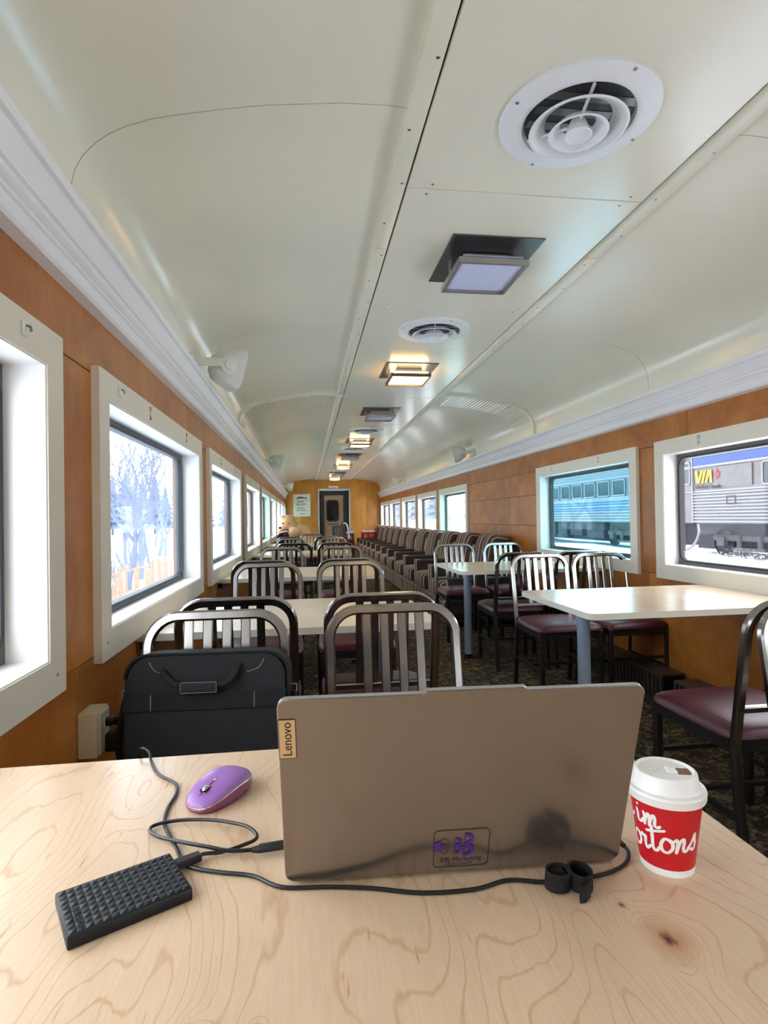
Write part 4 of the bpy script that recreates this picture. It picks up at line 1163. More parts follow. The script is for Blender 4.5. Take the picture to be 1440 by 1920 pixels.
m.add([(-0.0198,0.038,0.0003),(-0.0198,0.032,0.0003),(-0.0165,0.032,0.0003),(-0.0165,0.038,0.0003)], [(0,1,2,3)], S2)
m.add([(-0.0143+0.0014*math.cos(2*PI*k/14), 0.036+0.0028*math.sin(2*PI*k/14), 0.0003) for k in range(14)], [tuple(range(14))], S2)
m.build('monogram', M['purple_ink'], st, smooth=0)
m = MB()
for rx, rz, cx in ((0.0052,0.0105,-0.0150),(0.0022,0.0040,-0.0145)):
    m.tube([S2 @ Vector((cx+rx*math.cos(2*PI*k/28), 0.036+rz*math.sin(2*PI*k/28), 0.0002)) for k in range(28)], 0.00028, n=5, closed=True)
m.build('megaphone_rim', M['sticker_line'], st)
m = MB()
vs, fs = text_geo('BBJ Marketing', 0.0082, 0.0001); m.add(vs, fs, S2 @ Matrix.Translation((0.0045,0.0160,0.0002)))
m.box((-0.014,0.0095,0.0001),(0.018,0.0102,0.0002), mat=S2); m.box((-0.008,0.0075,0.0001),(0.010,0.0081,0.0002), mat=S2)
m.build('sticker_lettering', M['sticker_text'], st, smooth=0)

# ------------------------------------------------------------------ portable drive
hdx, hdy = 0.119, 0.083
ha = math.atan2(0.0577, 0.1046)
hd = thing('portable_drive', 'black portable hard drive with faceted diamond lid', 'hard drive', (-0.2293 + (hdx/2)*math.cos(ha) - (hdy/2)*math.sin(ha), 0.5793 + (hdx/2)*math.sin(ha) + (hdy/2)*math.cos(ha), TH), ha)
MB().box((-hdx/2,-hdy/2,0.0),(hdx/2,hdy/2,0.0135), bev=0.0022, seg=2).build('body', M['hdd'], hd)
m = MB(); nx, ny = 15, 9
cw, ch = (hdx-0.004)/nx, (hdy-0.004)/ny
vs = []; fs = []
for i in range(nx):
    for j in range(ny):
        x0, y0 = -hdx/2+0.002+cw*i, -hdy/2+0.002+ch*j
        z0 = 0.0135
        o = len(vs)
        # two slanted triangles per cell pair: diamond facets
        pk = 0.0012 if (i + j) % 2 == 0 else 0.0007
        vs += [(x0,y0,z0),(x0+cw,y0,z0),(x0+cw,y0+ch,z0),(x0,y0+ch,z0),(x0+cw*0.62,y0+ch*0.42,z0+pk)]
        fs += [(o,o+1,o+4),(o+1,o+2,o+4),(o+2,o+3,o+4),(o+3,o,o+4)]
m.add(vs, fs); m.build('faceted_lid', M['hdd'], hd, smooth=0)
vs, fs = text_geo('SEAGATE', 0.0085, 0.0002); MB().add(vs, fs, Matrix.Translation((-hdx/2+0.013,-hdy/2+0.024,0.0152)) @ Matrix.Rotation(-PI/2, 4, 'Z')).build('lettering', M['ink'], hd, smooth=0)
def HW(x, y, z):
    c, s = math.cos(ha), math.sin(ha); return Vector((hd.location.x + c*x - s*y, hd.location.y + s*x + c*y, TH + z))
# usb cable from drive to laptop
uc = thing('usb_cable', 'short black looped usb cable joining the drive and laptop', 'cable', (-0.12, 0.72, TH))
def rel(o, pts): return [Vector(p) - Vector(o.location) for p in pts]
p0 = HW(hdx/2, 0.022, 0.007); p1 = HW(hdx/2+0.028, 0.024, 0.006)
pm = MB(); 
pm.box((0,-0.0065,-0.004),(0.030,0.0065,0.0045), bev=0.0015, mat=Matrix.Translation(p0 - Vector(uc.location)) @ Matrix.Rotation(ha, 4, 'Z'))
pm.build('drive_plug', M['black'], uc)
lx, ly = -0.030, 0.712
pth = [p1, HW(hdx/2+0.036,0.025,0.006), (-0.108,0.716,TH+0.004), (-0.085,0.722,TH+0.006), (-0.066,0.730,TH+0.010), (-0.078,0.752,TH+0.012), (-0.103,0.772,TH+0.010), (-0.135,0.788,TH+0.008), (-0.175,0.797,TH+0.006), (-0.204,0.793,TH+0.004), (-0.205,0.778,TH+0.004), (-0.188,0.760,TH+0.005), (-0.160,0.740,TH+0.008), (-0.125,0.720,TH+0.010), (-0.095,0.708,TH+0.009), (-0.066,0.708,TH+0.008)]
MB().tube(rel(uc, smooth_path(pth, 6)), 0.0023, n=8).build('cord', M['cable'], uc)
MB().tube(rel(uc, [(-0.070,0.7075,TH+0.008),(-0.062,0.708,TH+0.008),(-0.060,0.7085,TH+0.0085),(-0.030,0.711,TH+0.009)]), 0.005, n=12, radii=[0.0032,0.0045,0.0052,0.0055]).build('laptop_plug', M['black'], uc)
# charger cord
cc = thing('charger_cord', 'long black charger cord running from the wall past the laptop', 'cable', (0.1, 0.65, TH))
pth = [(-0.515,1.665,0.540),(-0.505,1.60,0.50),(-0.50,1.30,0.42),(-0.36,1.12,0.56),(-0.300,1.065,0.72),(-0.288,1.043,TH+0.012),(-0.272,1.03,TH+0.010),(-0.262,1.005,TH+0.003),(-0.238,0.955,TH+0.0025),(-0.205,0.918,TH+0.0025),(-0.196,0.885,TH+0.0025),(-0.198,0.84,TH+0.0025),(-0.193,0.80,TH+0.0025),(-0.178,0.765,TH+0.0025),(-0.163,0.735,TH+0.0025),(-0.150,0.705,TH+0.0025),(-0.132,0.690,TH+0.0025),(-0.100,0.677,TH+0.0025),(-0.065,0.665,TH+0.0025),(-0.032,0.640,TH+0.0025),(0.020,0.632,TH+0.0025),(0.066,0.622,TH+0.0025),(0.118,0.606,TH+0.0025),(0.1745,0.603,TH+0.0025),(0.215,0.612,TH+0.0025),(0.252,0.602,TH+0.0030),(0.290,0.600,TH+0.0035),(0.330,0.606,TH+0.003),(0.360,0.620,TH+0.003),(0.374,0.640,TH+0.005),(0.3665,0.660,TH+0.010)]
MB().tube(rel(cc, smooth_path(pth, 6)), 0.0023, n=8).build('cord', M['cable'], cc)
MB().tube(rel(cc, [(0.3725,0.645,TH+0.007),(0.366,0.662,TH+0.011),(0.3545,0.668,TH+0.011)]), 0.0045, n=10, radii=[0.003,0.0045,0.0045]).build('barrel_plug', M['black'], cc)
# velcro tie
vt = thing('cable_tie', 'black hook-and-loop strap curled round the charger cord', 'cable tie', (0.265, 0.597, TH))
def ribbon(path, w, parent, name):
    MB().sweep(path, 0.002, w, (0,0,1) if False else (0.15,0.2,1)).build(name, M['bag_dark'], parent)
c1 = [(0.000+0.013*math.cos(R(a)), -0.004+0.012*math.sin(R(a)), 0.0118) for a in range(0, 360, 24)]
c2 = [(0.024+0.012*math.cos(R(a)), -0.006+0.015*math.sin(R(a)), 0.0115) for a in range(0, 360, 24)]
MB().sweep(c1, 0.0022, 0.020, (0.05,-0.1,1), closed=True).build('loop', M['bag_dark'], vt)
MB().sweep(c2, 0.0022, 0.020, (-0.05,-0.1,1), closed=True).build('loop', M['bag_dark'], vt)
MB().box((-0.010,-0.008,0.002),(0.010,0.006,0.019), bev=0.003).build('core', M['bag_dark'], vt)
MB().sweep([(0.030,-0.014,0.010),(0.026,-0.024,0.0095),(0.018,-0.030,0.009),(0.012,-0.030,0.009)], 0.0022, 0.017, (0,0,1)).build('tail', M['bag_dark'], vt)

# ------------------------------------------------------------------ mouse
ms_ = thing('computer_mouse', 'purple wireless mouse with gold rim on the plywood table', 'mouse', (-0.1315, 0.868, TH), math.atan2(-0.89,-0.50) - PI/2)
ML, MWd = 0.056, 0.0335
def mouse_pt(u, v, lift=0.0):
    """u along length -1 (back)..1 (front), angle v"""
    pass
def mouse_shell(zlo, zfun, name, mt, k=1.0, nu=28, nv=10):
    vs = []; fs = []
    def outline(a):
        x = MWd*k*math.copysign(abs(math.cos(a))**0.8, math.cos(a)); y = ML*k*math.copysign(abs(math.sin(a))**0.85, math.sin(a))
        return x*(1 - 0.08*(y/ML)), y
    for j in range(nv+1):
        t = j/nv
        for i in range(nu):
            x, y = outline(2*PI*i/nu)
            rr = math.cos(t*PI/2)**0.55 if t < 1 else 0
            hx, hy = x*rr, y*rr
            prof = 0.0345 - 0.010*((hy/ML)*0.5 + 0.5)**1.5 - 0.004*(hy/ML)**2
            z = zlo + (prof - zlo)*math.sin(t*PI/2)
            vs.append((hx, hy, z))
    for j in range(nv):
        for i in range(nu):
            l = (i+1) % nu
            fs.append((j*nu+i, j*nu+l, (j+1)*nu+l, (j+1)*nu+i))
    return MB().add(vs, fs).build(name, mt, ms_, smooth=60)
def rimz(y): return 0.0135 + 0.006*math.cos((y/ML)*PI*0.6) - 0.003*(y/ML)
nn = 40
ring = []
for i in range(nn):
    a = 2*PI*i/nn
    x = MWd*math.copysign(abs(math.cos(a))**0.72, math.cos(a)); y = ML*math.copysign(abs(math.sin(a))**0.82, math.sin(a))
    ring.append((x*(1-0.08*(y/ML)), y))
vs = [(x*0.90, y*0.93, 0.001) for x, y in ring] + [(x*1.0, y*1.0, 0.006) for x, y in ring] + [(x*0.985, y*0.985, rimz(y)-0.001) for x, y in ring]
fs = []
for j in range(2):
    for i in range(nn):
        l = (i+1) % nn; fs.append((j*nn+i, j*nn+l, (j+1)*nn+l, (j+1)*nn+i))
fs.append(tuple(range(nn))[::-1])
MB().add(vs, fs).build('side_shell', M['mouse_side'], ms_, smooth=60)
MB().tube([(x*0.985, y*0.985, rimz(y)) for x, y in ring], 0.0011, n=6, closed=True).build('gold_rim', M['gold'], ms_)
vs = []; fs = []; nv = 9
for j in range(nv+1):
    t = j/nv
    for x, y in ring:
        rr = math.cos(t*PI/2)**0.62 if j < nv else 0.0
        hy = y*0.98*rr
        top = 0.0340 - 0.012*((hy/ML)*0.5+0.5)**1.6 - 0.004*(hy/ML)**2
        z0 = rimz(y)
        vs.append((x*0.98*rr, hy, z0 + (top - z0)*math.sin(t*PI/2)**0.9))
for j in range(nv):
    for i in range(nn):
        l = (i+1) % nn; fs.append((j*nn+i, j*nn+l, (j+1)*nn+l, (j+1)*nn+i))
MB().add(vs, fs).build('top_shell', M['mouse'], ms_, smooth=60)
def mtop(y): return 0.0340 - 0.012*((y/ML)*0.5+0.5)**1.6 - 0.004*(y/ML)**2
MB().tube([(0, y, mtop(y)*1.0+0.0000 - (0.003 if y > 0.045 else 0)) for y in [0.002*k for k in range(2, 23)]], 0.0006, n=5).build('button_seam', M['ink'], ms_)
MB().lathe([(0.0,-0.0035),(0.0085,-0.0035),(0.0095,-0.002),(0.0095,0.002),(0.0085,0.0035),(0.0,0.0035)], n=20, mat=Matrix.Translation((0,0.028,mtop(0.028)-0.0062)) @ Matrix.Rotation(PI/2, 4, 'Y')).build('scroll_wheel', M['wheel'], ms_)
MB().ring((-0.0048,0.0165),(0.0048,0.0395), 0.0009, 0.0045, mtop(0.028)-0.002, mtop(0.028)+0.0004, axis='z').build('wheel_slot', M['ink'], ms_)
MB().box((-0.0018,0.004,mtop(0.008)-0.001),(0.0018,0.011,mtop(0.008)+0.0008), bev=0.0006).build('dpi_button', M['gold'], ms_)

# ------------------------------------------------------------------ coffee cup
cu = thing('coffee_cup', 'red paper coffee cup with white lid beside the laptop', 'cup', (0.4085, 0.6165, TH))
H1 = 0.086; R0_, R1_ = 0.0285, 0.0390
def cr(z): return R0_ + (R1_-R0_)*z/H1
MB().lathe([(0.0,0.003),(R0_-0.002,0.003),(R0_-0.001,0.0),(R0_,0.0),(cr(0.008),0.008)], n=48).build('base_band', M['cup_white'], cu)
MB().lathe([(cr(0.008),0.008),(cr(0.03),0.03),(cr(0.06),0.06),(cr(H1),H1)], n=48).build('sleeve', M['cup_red'], cu)
lidp = [(cr(H1)-0.0005,H1-0.006),(cr(H1)+0.0025,H1-0.0055),(cr(H1)+0.0035,H1-0.003),(cr(H1)+0.0030,H1+0.001),(cr(H1)+0.0040,H1+0.003),(cr(H1)+0.0030,H1+0.0055),(cr(H1)-0.0015,H1+0.0065),(cr(H1)-0.0030,H1+0.0085),(cr(H1)-0.0055,H1+0.0220),(cr(H1)-0.0070,H1+0.0235),(cr(H1)-0.0085,H1+0.0235),(cr(H1)-0.0100,H1+0.0215),(cr(H1)-0.0130,H1+0.0208),(0.0,H1+0.0205)]
ld = MB().lathe(lidp, n=56).build('lid', M['lid'], cu, smooth=40)
# drink opening + tab, toward the right
va = math.atan2(-0.6165,-0.4085)            # direction toward the viewer
sa = va + R(105)
dirv = Vector((math.cos(sa), math.sin(sa), 0)); perp = Vector((-dirv.y, dirv.x, 0))
T = Matrix(((dirv.x, perp.x, 0, 0),(dirv.y, perp.y, 0, 0),(0,0,1,H1+0.0205),(0,0,0,1)))
MB().box((0.0125,-0.0085,-0.0005),(0.0275,0.0085,0.0006), bev=0.0003, mat=T).build('drink_opening', M['coffee'], ld)
MB().box((0.0010,-0.0072,0.0),(0.0120,0.0072,0.0030), bev=0.001, mat=T).build('tear_tab', M['lid'], ld)
MB().box((0.0035,-0.0040,0.0030),(0.0095,0.0040,0.0042), bev=0.0006, mat=T).build('tab_stud', M['lid'], ld)
m = MB()
for k in range(5):
    a = 2*PI*k/5 + 0.3
    m.add([( -0.013+0.006*math.cos(a)*q, 0.006*math.sin(a)*q, zz) for q, zz in ((0.3,0.0),(1.0,0.0))] + [(-0.013+0.003*math.cos(a+0.5), 0.003*math.sin(a+0.5), 0.0012),(-0.013+0.003*math.cos(a-0.5), 0.003*math.sin(a-0.5), 0.0012)], [(0,2,1),(0,1,3),(0,3,2),(1,2,3)], T)
m.build('leaf_emboss', M['lid'], ld, smooth=0)
# brushed script lettering wrapped round the sleeve
def script(paths, ang0, z0, unit, slope, pen):
    m = MB()
    for path in paths:
        pts = smooth_path([(p[0], p[1], 0) for p in path], 5)
        segs = []
        for i, p in enumerate(pts):
            a = pts[max(i-1,0)]; b = pts[min(i+1,len(pts)-1)]
            t = (b-a).normalized() if (b-a).length > 1e-6 else Vector((1,0,0))
            nrm = Vector((-t.y, t.x, 0))
            wd = pen*(0.40 + 0.16*abs(t.y))
            segs.append((p + nrm*wd, p - nrm*wd))
        vs = []; fs = []
        def wrap(q):
            z = z0 + q.y*unit + q.x*unit*slope
            r_ = cr(z) + 0.00025
            an = ang0 + q.x*unit/0.0345
            return (r_*math.cos(an), r_*math.sin(an), z)
        for a, b in segs: vs += [wrap(a), wrap(b)]
        for i in range(len(segs)-1): fs.append((2*i, 2*i+1, 2*i+3, 2*i+2))
        # round ends
        for c in (pts[0], pts[-1]):
            o = len(vs); vs += [wrap(c + Vector((math.cos(2*PI*k/10), math.sin(2*PI*k/10), 0))*pen*0.45) for k in range(10)]
            fs.append(tuple(range(o, o+10)))
        m.add(vs, fs)
    return m
def o_(x): return [(x+0.62*0.9,0.92),(x+0.25,0.98),(x+0.02,0.55),(x+0.12,0.12),(x+0.45,0.0),(x+0.75,0.25),(x+0.78,0.65),(x+0.55,0.93),(x+0.80,0.80),(x+1.02,0.92)]
def n_(x): return [[(x,0.95),(x+0.10,0.70),(x+0.02,0.0)], [(x+0.05,0.15),(x+0.25,0.75),(x+0.48,0.95),(x+0.55,0.65),(x+0.50,0.25),(x+0.68,0.02),(x+0.95,0.25)]]
def s_(x): return [(x-0.2,0.2),(x+0.15,0.65),(x+0.38,1.15),(x+0.40,0.75),(x+0.50,0.35),(x+0.32,0.02),(x+0.08,0.15)]
tim = [[(-2.2,2.0),(-1.2,2.05),(-0.4,2.2)], [(-1.3,2.05),(-1.35,1.0),(-1.3,0.15),(-0.95,0.05),(-0.6,0.4)],
       [(-0.1,0.95),(-0.02,0.6),(-0.02,0.15),(0.22,0.03),(0.5,0.35)], [(-0.02,1.38),(0.04,1.40)]]
x = 0.58
tim += [[(x,0.95),(x+0.06,0.6),(x+0.02,0.0)], [(x+0.04,0.15),(x+0.22,0.72),(x+0.40,0.95),(x+0.46,0.6),(x+0.42,0.0)], [(x+0.45,0.2),(x+0.62,0.75),(x+0.80,0.95),(x+0.87,0.6),(x+0.84,0.18),(x+1.02,0.02),(x+1.22,0.16)]]
hor = [[(-2.6,2.1),(-2.45,1.0),(-2.55,0.0)], [(-1.6,2.2),(-1.5,1.1),(-1.55,0.1)], [(-2.7,1.05),(-1.9,1.15),(-1.0,1.1)]]
hor += [[(-0.30,0.92),(-0.58,0.98),(-0.86,0.55),(-0.74,0.12),(-0.42,0.0),(-0.14,0.25),(-0.12,0.65),(-0.32,0.93),(-0.05,0.80),(0.12,0.95)]]
hor += [[(0.12,0.95),(0.22,0.80),(0.40,0.85),(0.36,0.4),(0.46,0.02),(0.75,0.25)]]
hor += [[(0.92,1.75),(0.95,0.9),(0.95,0.25),(1.18,0.02),(1.5,0.4)], [(0.55,1.32),(1.1,1.42),(1.75,1.55)]]
hor += [o_(1.50)] + n_(2.52) + [s_(3.55)]
le = script(tim, va - R(52), 0.0545, 0.0140, 0.02, 0.23).build('lettering', M['cup_white'], cu, smooth=0)
le = script(hor, va - R(50), 0.0260, 0.0160, 0.10, 0.22).build('lettering', M['cup_white'], cu, smooth=0)

# ------------------------------------------------------------------ outdoors
GZ = -0.95
def ground_z(x, y):
    t = max(0.0, min(1.0, (x-3.2)/8.5)); t = t*t*(3-2*t)
    return GZ + 0.52*t + 0.06*math.sin(x*0.9+y*0.31) + 0.05*math.sin(y*0.7 - x*0.4)
vs = []; fs = []; nx, ny = 60, 60
for j in range(ny+1):
    for i in range(nx+1):
        x = -70 + 140*i/nx; y = -20 + 150*j/ny
        # tighter near the car
        x = math.copysign(abs(x/70)**1.8*70, x) + XC
        vs.append((x, y, ground_z(x, y)))
for j in range(ny):
    for i in range(nx): a = j*(nx+1)+i; fs.append((a, a+1, a+nx+2, a+nx+1))
g = MB().add(vs, fs).build('snow_ground', M['snow'], smooth=60); tag(g, 'snow covered ground outside the car', kind='structure')

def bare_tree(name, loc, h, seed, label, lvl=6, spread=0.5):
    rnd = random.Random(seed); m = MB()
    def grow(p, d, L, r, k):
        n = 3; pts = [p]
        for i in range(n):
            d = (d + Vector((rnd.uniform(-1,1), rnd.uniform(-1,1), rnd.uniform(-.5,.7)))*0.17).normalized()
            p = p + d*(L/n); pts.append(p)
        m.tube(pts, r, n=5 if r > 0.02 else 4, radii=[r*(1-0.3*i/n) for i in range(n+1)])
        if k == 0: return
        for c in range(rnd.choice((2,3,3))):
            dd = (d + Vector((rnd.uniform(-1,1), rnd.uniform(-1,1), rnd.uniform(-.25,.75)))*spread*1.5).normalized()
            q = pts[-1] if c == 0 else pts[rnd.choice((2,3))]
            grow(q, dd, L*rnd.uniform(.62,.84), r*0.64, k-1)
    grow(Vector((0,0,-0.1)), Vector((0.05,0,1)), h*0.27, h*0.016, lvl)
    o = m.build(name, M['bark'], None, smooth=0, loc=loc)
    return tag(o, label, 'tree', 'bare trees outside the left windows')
bare_tree('bare_tree', (-5.9, 21.5, GZ), 7.2, 11, 'large bare tree with spreading branches outside the left window')
bare_tree('bare_tree', (-5.2, 17.6, GZ), 6.0, 5, 'bare tree at the left edge of the tree window', lvl=5)
bare_tree('bare_tree', (-8.8, 36.0, GZ), 7.5, 23, 'smaller bare tree behind the large one', lvl=5)
tl_ = ['bare sapling close behind the orange fence', 'slim bare tree left of the large one', 'bare tree in the hazy bank, right half of the view', 'bare tree in the hazy bank, left half of the view', 'twiggy bare tree at the right edge of the view', 'low bare tree far back near the conifers']
for i, (x, y, h, sd) in enumerate(((-6.6,25.5,4.2,31),(-8.6,29.0,6.5,32),(-8.0,34.0,5.2,33),(-12.0,40.0,5.5,34),(-8.4,40.0,5.0,35),(-13.0,52.0,6.0,36))):
    bare_tree('bare_tree', (x, y, GZ), h, sd, tl_[i], lvl=5)
rnd = random.Random(9)
bl = ['thin leafless bush at the left of the fence', 'leafless bush behind the middle of the orange fence', 'leafless bush beside the large tree trunk', 'leafless bush at the right end of the fence', 'tall leafless shrub in the distance behind the fence']
for i in range(5):
    y = 17 + i*4.2; x = -0.315*y - 0.2 + i*0.42
    m = MB()
    for k in range(26):
        a = rnd.uniform(0, 2*PI); l = rnd.uniform(0.8, 1.9)
        q = Vector((math.cos(a)*0.25, math.sin(a)*0.25, 0)); d = Vector((math.cos(a)*rnd.uniform(.1,.5), math.sin(a)*rnd.uniform(.1,.5), 1)).normalized()
        m.tube([q, q + d*l*0.5, q + d*l + Vector((rnd.uniform(-.15,.15), rnd.uniform(-.15,.15), 0))], 0.012, n=4, radii=[0.014,0.010,0.005])
    tag(m.build('leafless_bush', M['bark'], None, smooth=0, loc=(x, y, GZ)), bl[i], 'bush', 'leafless bushes outside the left windows')
def conifer(loc, h, label, grp, seed):
    rnd = random.Random(seed); t = thing('conifer_tree', label, 'tree', loc, group=grp)
    m = MB(); L = 9
    for k in range(L):
        z0 = h*(0.12 + 0.88*k/L); r_ = h*0.24*(1-k/L)+0.1
        n = 11; vs = [(0,0,z0+h*0.17)]
        for i in range(n*2):
            a = PI*i/n; rr = r_*(1.0 if i % 2 == 0 else 0.62)*rnd.uniform(.85,1.15); vs.append((rr*math.cos(a), rr*math.sin(a), z0 + rnd.uniform(-.08,.05)*h*0.3))
        vs.append((0,0,z0+0.02*h))
        fs = [(0, 1+i, 1+(i+1) % (2*n)) for i in range(2*n)] + [(2*n+1, 1+(i+1) % (2*n), 1+i) for i in range(2*n)]
        m.add(vs, fs)
    m.build('foliage', M['conifer'], t, smooth=0)
    MB().tube([(0,0,-0.3),(0,0,h*0.3)], h*0.02, n=6).build('trunk', M['bark'], t)
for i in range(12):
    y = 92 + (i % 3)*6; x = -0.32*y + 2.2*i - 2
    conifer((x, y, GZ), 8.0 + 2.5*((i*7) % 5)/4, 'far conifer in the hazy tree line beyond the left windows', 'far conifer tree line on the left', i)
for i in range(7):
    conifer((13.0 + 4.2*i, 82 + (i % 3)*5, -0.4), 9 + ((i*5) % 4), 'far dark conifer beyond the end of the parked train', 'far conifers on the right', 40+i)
fb = thing('brown_building', 'distant brown building seen through the far right windows', 'building', (12.5, 98, -0.4))
MB().box((-4,-4,0),(4,4,4.5)).build('walls', M['brick'], fb, smooth=0)
MB().prism([(-4.4,4.4),(4.4,4.4),(0,6.4)], 'y', -4.3, 4.3).build('roof', M['snow'], fb, smooth=0)
# orange snow fence
fe = thing('snow_fence', 'orange slatted snow fence below the bare trees', 'fence', (-4.55, 17.5, GZ), R(-2))
rnd = random.Random(2)
for k in range(38):
    h = rnd.uniform(0.6, 1.0)
    if rnd.random() < 0.3: continue
    MB().box((-0.02,-0.05+0.24*k-3.2,-0.1),(0.02,0.06+0.24*k-3.2,h), mat=Matrix.Rotation(rnd.uniform(-.09,.09), 4, 'X')).build('picket', M['fence'], fe, smooth=0)
for z in (0.25, 0.8): MB().box((0.02,-3.3,z),(0.04,6.0,z+0.05)).build('rail', M['fence'], fe, smooth=0)

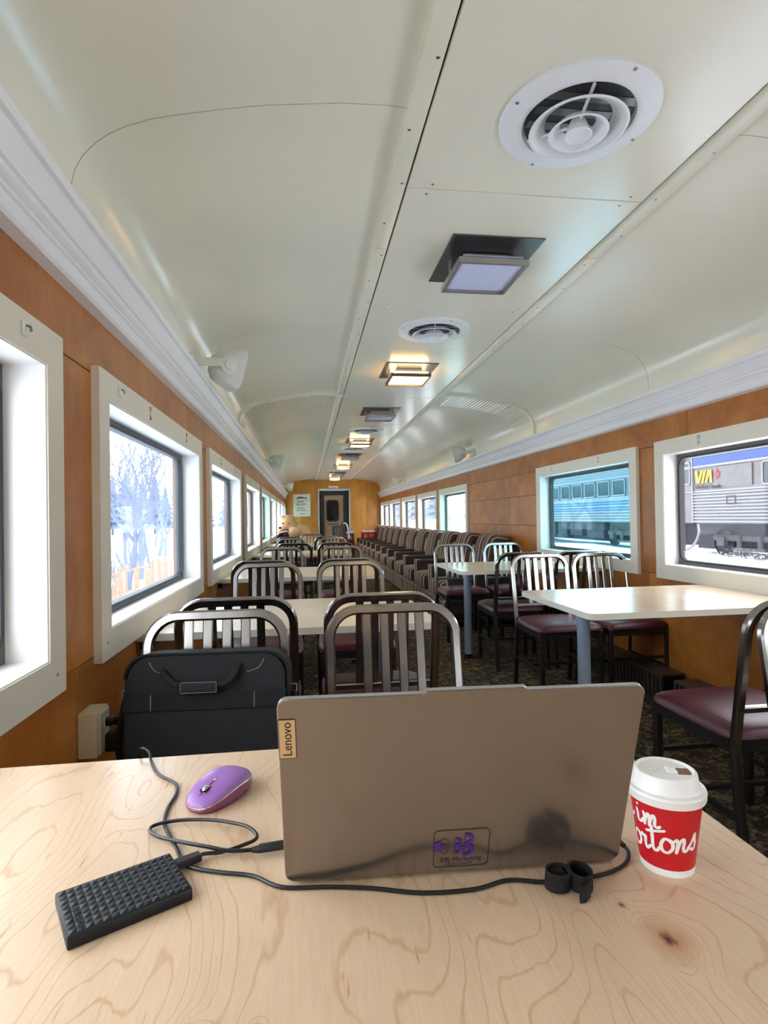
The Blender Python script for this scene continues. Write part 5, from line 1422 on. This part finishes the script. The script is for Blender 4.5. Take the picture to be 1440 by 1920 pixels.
# parked passenger train
XT = 14.25
def railcar(y0, y1, label, panel):
    t = thing('passenger_railcar', label, 'train car', (XT, y0, 0), group='parked stainless railcars')
    L = y1 - y0
    zs, zr = Z-0.38, Z+2.12           # sill, eave
    MB().box((0.02,0,zs),(2.95,L,zr)).build('body', M['steel_dirty'], t, smooth=0)
    MB().prism([(0.02,zr),(2.95,zr),(2.5,zr+0.55),(1.46,zr+0.75),(0.42,zr+0.55)], 'y', 0, L).build('roof', M['steel'], t, smooth=0)
    def band(z0, z1, name, mt, d=0.018, a=0.0, b=None):
        return MB().box((-d,a,z0),(0.02,L if b is None else b,z1)).build(name, mt, t, smooth=0)
    if panel:
        for k in range(10):
            z = zs + 0.02 + k*0.111
            MB().prism([(0.02,z),(-0.03,z+0.025),(-0.03,z+0.07),(0.02,z+0.095)], 'y', 0, L-0.62).build('fluting', M['steel'], t, smooth=0)
        band(Z+1.73, Z+2.00, 'blue_band', M['train_blue'], b=L-0.62)
        band(Z+0.75, Z+0.80, 'belt_rail', M['steel']); band(Z+1.64, Z+1.72, 'belt_rail', M['steel']); band(Z+2.02, Z+2.12, 'belt_rail', M['steel'])
        MB().box((-0.035,L-0.66,zs),(0.02,L-0.60,zr)).build('corner_post', M['steel'], t, smooth=0)
        MB().ring((L-2.80, Z+0.28),(L-2.38,Z+0.57), 0.03, 0.02, -0.05, -0.028, n=2).build('hatch', M['train_under'], t, smooth=0)
        MB().box((-0.022,L-3.5,Z+0.88),(0.0,L-1.75,Z+1.60)).build('grey_patch', M['steel_dirty'], t, smooth=0)
        wins = [(L-0.32, 0.21, Z+1.05, Z+1.90), (L-4.6, 0.7, Z+0.85, Z+1.62), (L-6.3, 0.7, Z+0.85, Z+1.62)]
    else:
        for k in range(8):
            z = zs + 0.03 + k*0.135
            mt = M['train_light'] if k in (4, 6) else M['steel']
            MB().prism([(0.02,z),(-0.02,z+0.02),(-0.02,z+0.10),(0.02,z+0.125)], 'y', 0, L).build('fluting', mt, t, smooth=0)
        band(Z+0.70, Z+0.80, 'belt_rail', M['steel']); band(Z+1.64, Z+1.75, 'belt_rail', M['steel']); band(Z+1.76, zr, 'letter_board', M['steel'], 0.010)
        for k in range(4): band(Z+1.80+k*0.09, Z+1.825+k*0.09, 'roof_flute', M['steel_dirty'], 0.03)
        wins = [(24.5 - y0 + 1.35*k, 0.53, Z+0.84, Z+1.60) for k in range(-1, 17)]
    for (yy, hw, z0, z1) in wins:
        if yy + hw > L: continue
        f = MB().ring((yy-hw, z0),(yy+hw, z1), 0.055, 0.13, -0.035, 0.02, n=5).build('window_frame', M['steel'], t)
        MB().box((-0.012,yy-hw+0.04,z0+0.04),(0.018,yy+hw-0.04,z1-0.04)).build('window_glass', M['train_glass'], f, smooth=0)
    # underframe and trucks
    MB().box((0.5,0.2,zs-0.95),(2.4,L-0.2,zs)).build('underframe', M['train_under'], t, smooth=0)  # frame deepened into a dark mass for the shadow below the car
    rnd = random.Random(int(abs(y0)*10))
    yy = 4.6
    while yy < L-5:
        l = rnd.uniform(0.8, 1.9); MB().box((0.15,yy,zs-rnd.uniform(.6,.9)),(1.2,yy+l,zs-0.02)).build('equipment_box', M['train_under'], t, smooth=0); yy += l + rnd.uniform(.2,.6)
    for c in (2.6, L-3.1):
        MB().box((0.20,c-1.75,zs-0.62),(0.40,c+1.75,zs-0.40), bev=0.04).build('truck_frame', M['truck'], t)
        for d in (-1.25, 1.25):
            MB().lathe([(0.0,0.0),(0.12,0.0),(0.14,-0.03),(0.40,-0.03),(0.47,0.05),(0.47,0.12)], n=28, mat=Matrix.Translation((0.36,c+d,zs-0.66)) @ Matrix.Rotation(-PI/2, 4, 'Y')).build('wheel', M['train_under'], t)
            MB().box((0.10,c+d-0.18,zs-0.80),(0.30,c+d+0.18,zs-0.48), bev=0.02).build('axle_box', M['truck'], t)
        for d in (-0.45, 0.45):
            MB().tube([(0.22,c+d,zs-0.40),(0.22,c+d,zs-0.85)], 0.10, n=12).build('spring', M['truck'], t)
        MB().box((0.12,c-0.7,zs-0.92),(0.30,c+0.7,zs-0.82)).build('spring_plank', M['truck'], t, smooth=0)
    if panel:
        MB().tube(smooth_path([(0.0,L-0.9,zs-0.05),(-0.05,L-1.0,zs-0.35),(-0.05,L-0.75,zs-0.75),(-0.05,L-0.4,zs-0.95)], 6), 0.05, n=8).build('brake_hose', M['steel'], t)
    return t, zs, L
t1, zs, L1 = railcar(-4.0, 20.1, 'silver railcar with yellow lettering seen through the nearest right window', True)
t2, zs2, L2 = railcar(21.6, 47.0, 'blue striped railcar with many windows seen through the tinted right window', False)
# marks on the first car: text reads toward the camera, so +x of the text is -y
RT = Matrix(((0,0,-1,0),(-1,0,0,0),(0,1,0,0),(0,0,0,1)))
MS = Matrix.Scale(1.5, 4)
def mark(vs, fs, y, z, name, mt, parent=t1):
    MB().add(vs, fs, Matrix.Translation((-0.034, y, z)) @ RT @ MS).build(name, mt, parent, smooth=0)
def slab(polys):
    m = MB()
    for p in polys: m.prism(p, 'z', 0, 0.004)
    return m.v, m.f
yl = 12.86*1.5 + 4.0
v, f = slab([[(0,0.30),(0.09,0.30),(0.125,0.10),(0.20,0.30),(0.285,0.30),(0.165,0),(0.05,0)], [(0.21,0),(0.295,0),(0.40,0.30),(0.315,0.30)], [(0.34,0),(0.425,0),(0.50,0.21),(0.51,0),(0.60,0),(0.575,0.30),(0.445,0.30)]])
mark(v, f, yl, Z+1.075, 'yellow_logo', M['via_yellow'])
lf = [(0,1),(.12,.72),(.28,.80),(.22,.38),(.42,.58),(.48,.46),(.72,.50),(.62,.28),(.74,.20),(.38,-.08),(.42,-.22),(.06,-.14),(.04,-.55),(-.04,-.55),(-.06,-.14),(-.42,-.22),(-.38,-.08),(-.74,.20),(-.62,.28),(-.72,.50),(-.48,.46),(-.42,.58),(-.22,.38),(-.28,.80),(-.12,.72)]
v, f = slab([[(x*0.13+0.76, z*0.17+0.13) for x, z in lf[::-1]]])
mark(v, f, yl, Z+1.09, 'maple_leaf', M['leaf_red'])
v, f = text_geo('VIA Rail Canada', 0.135, 0.004, 'LEFT'); mark(v, f, yl, Z+0.915, 'lettering', M['ink'])
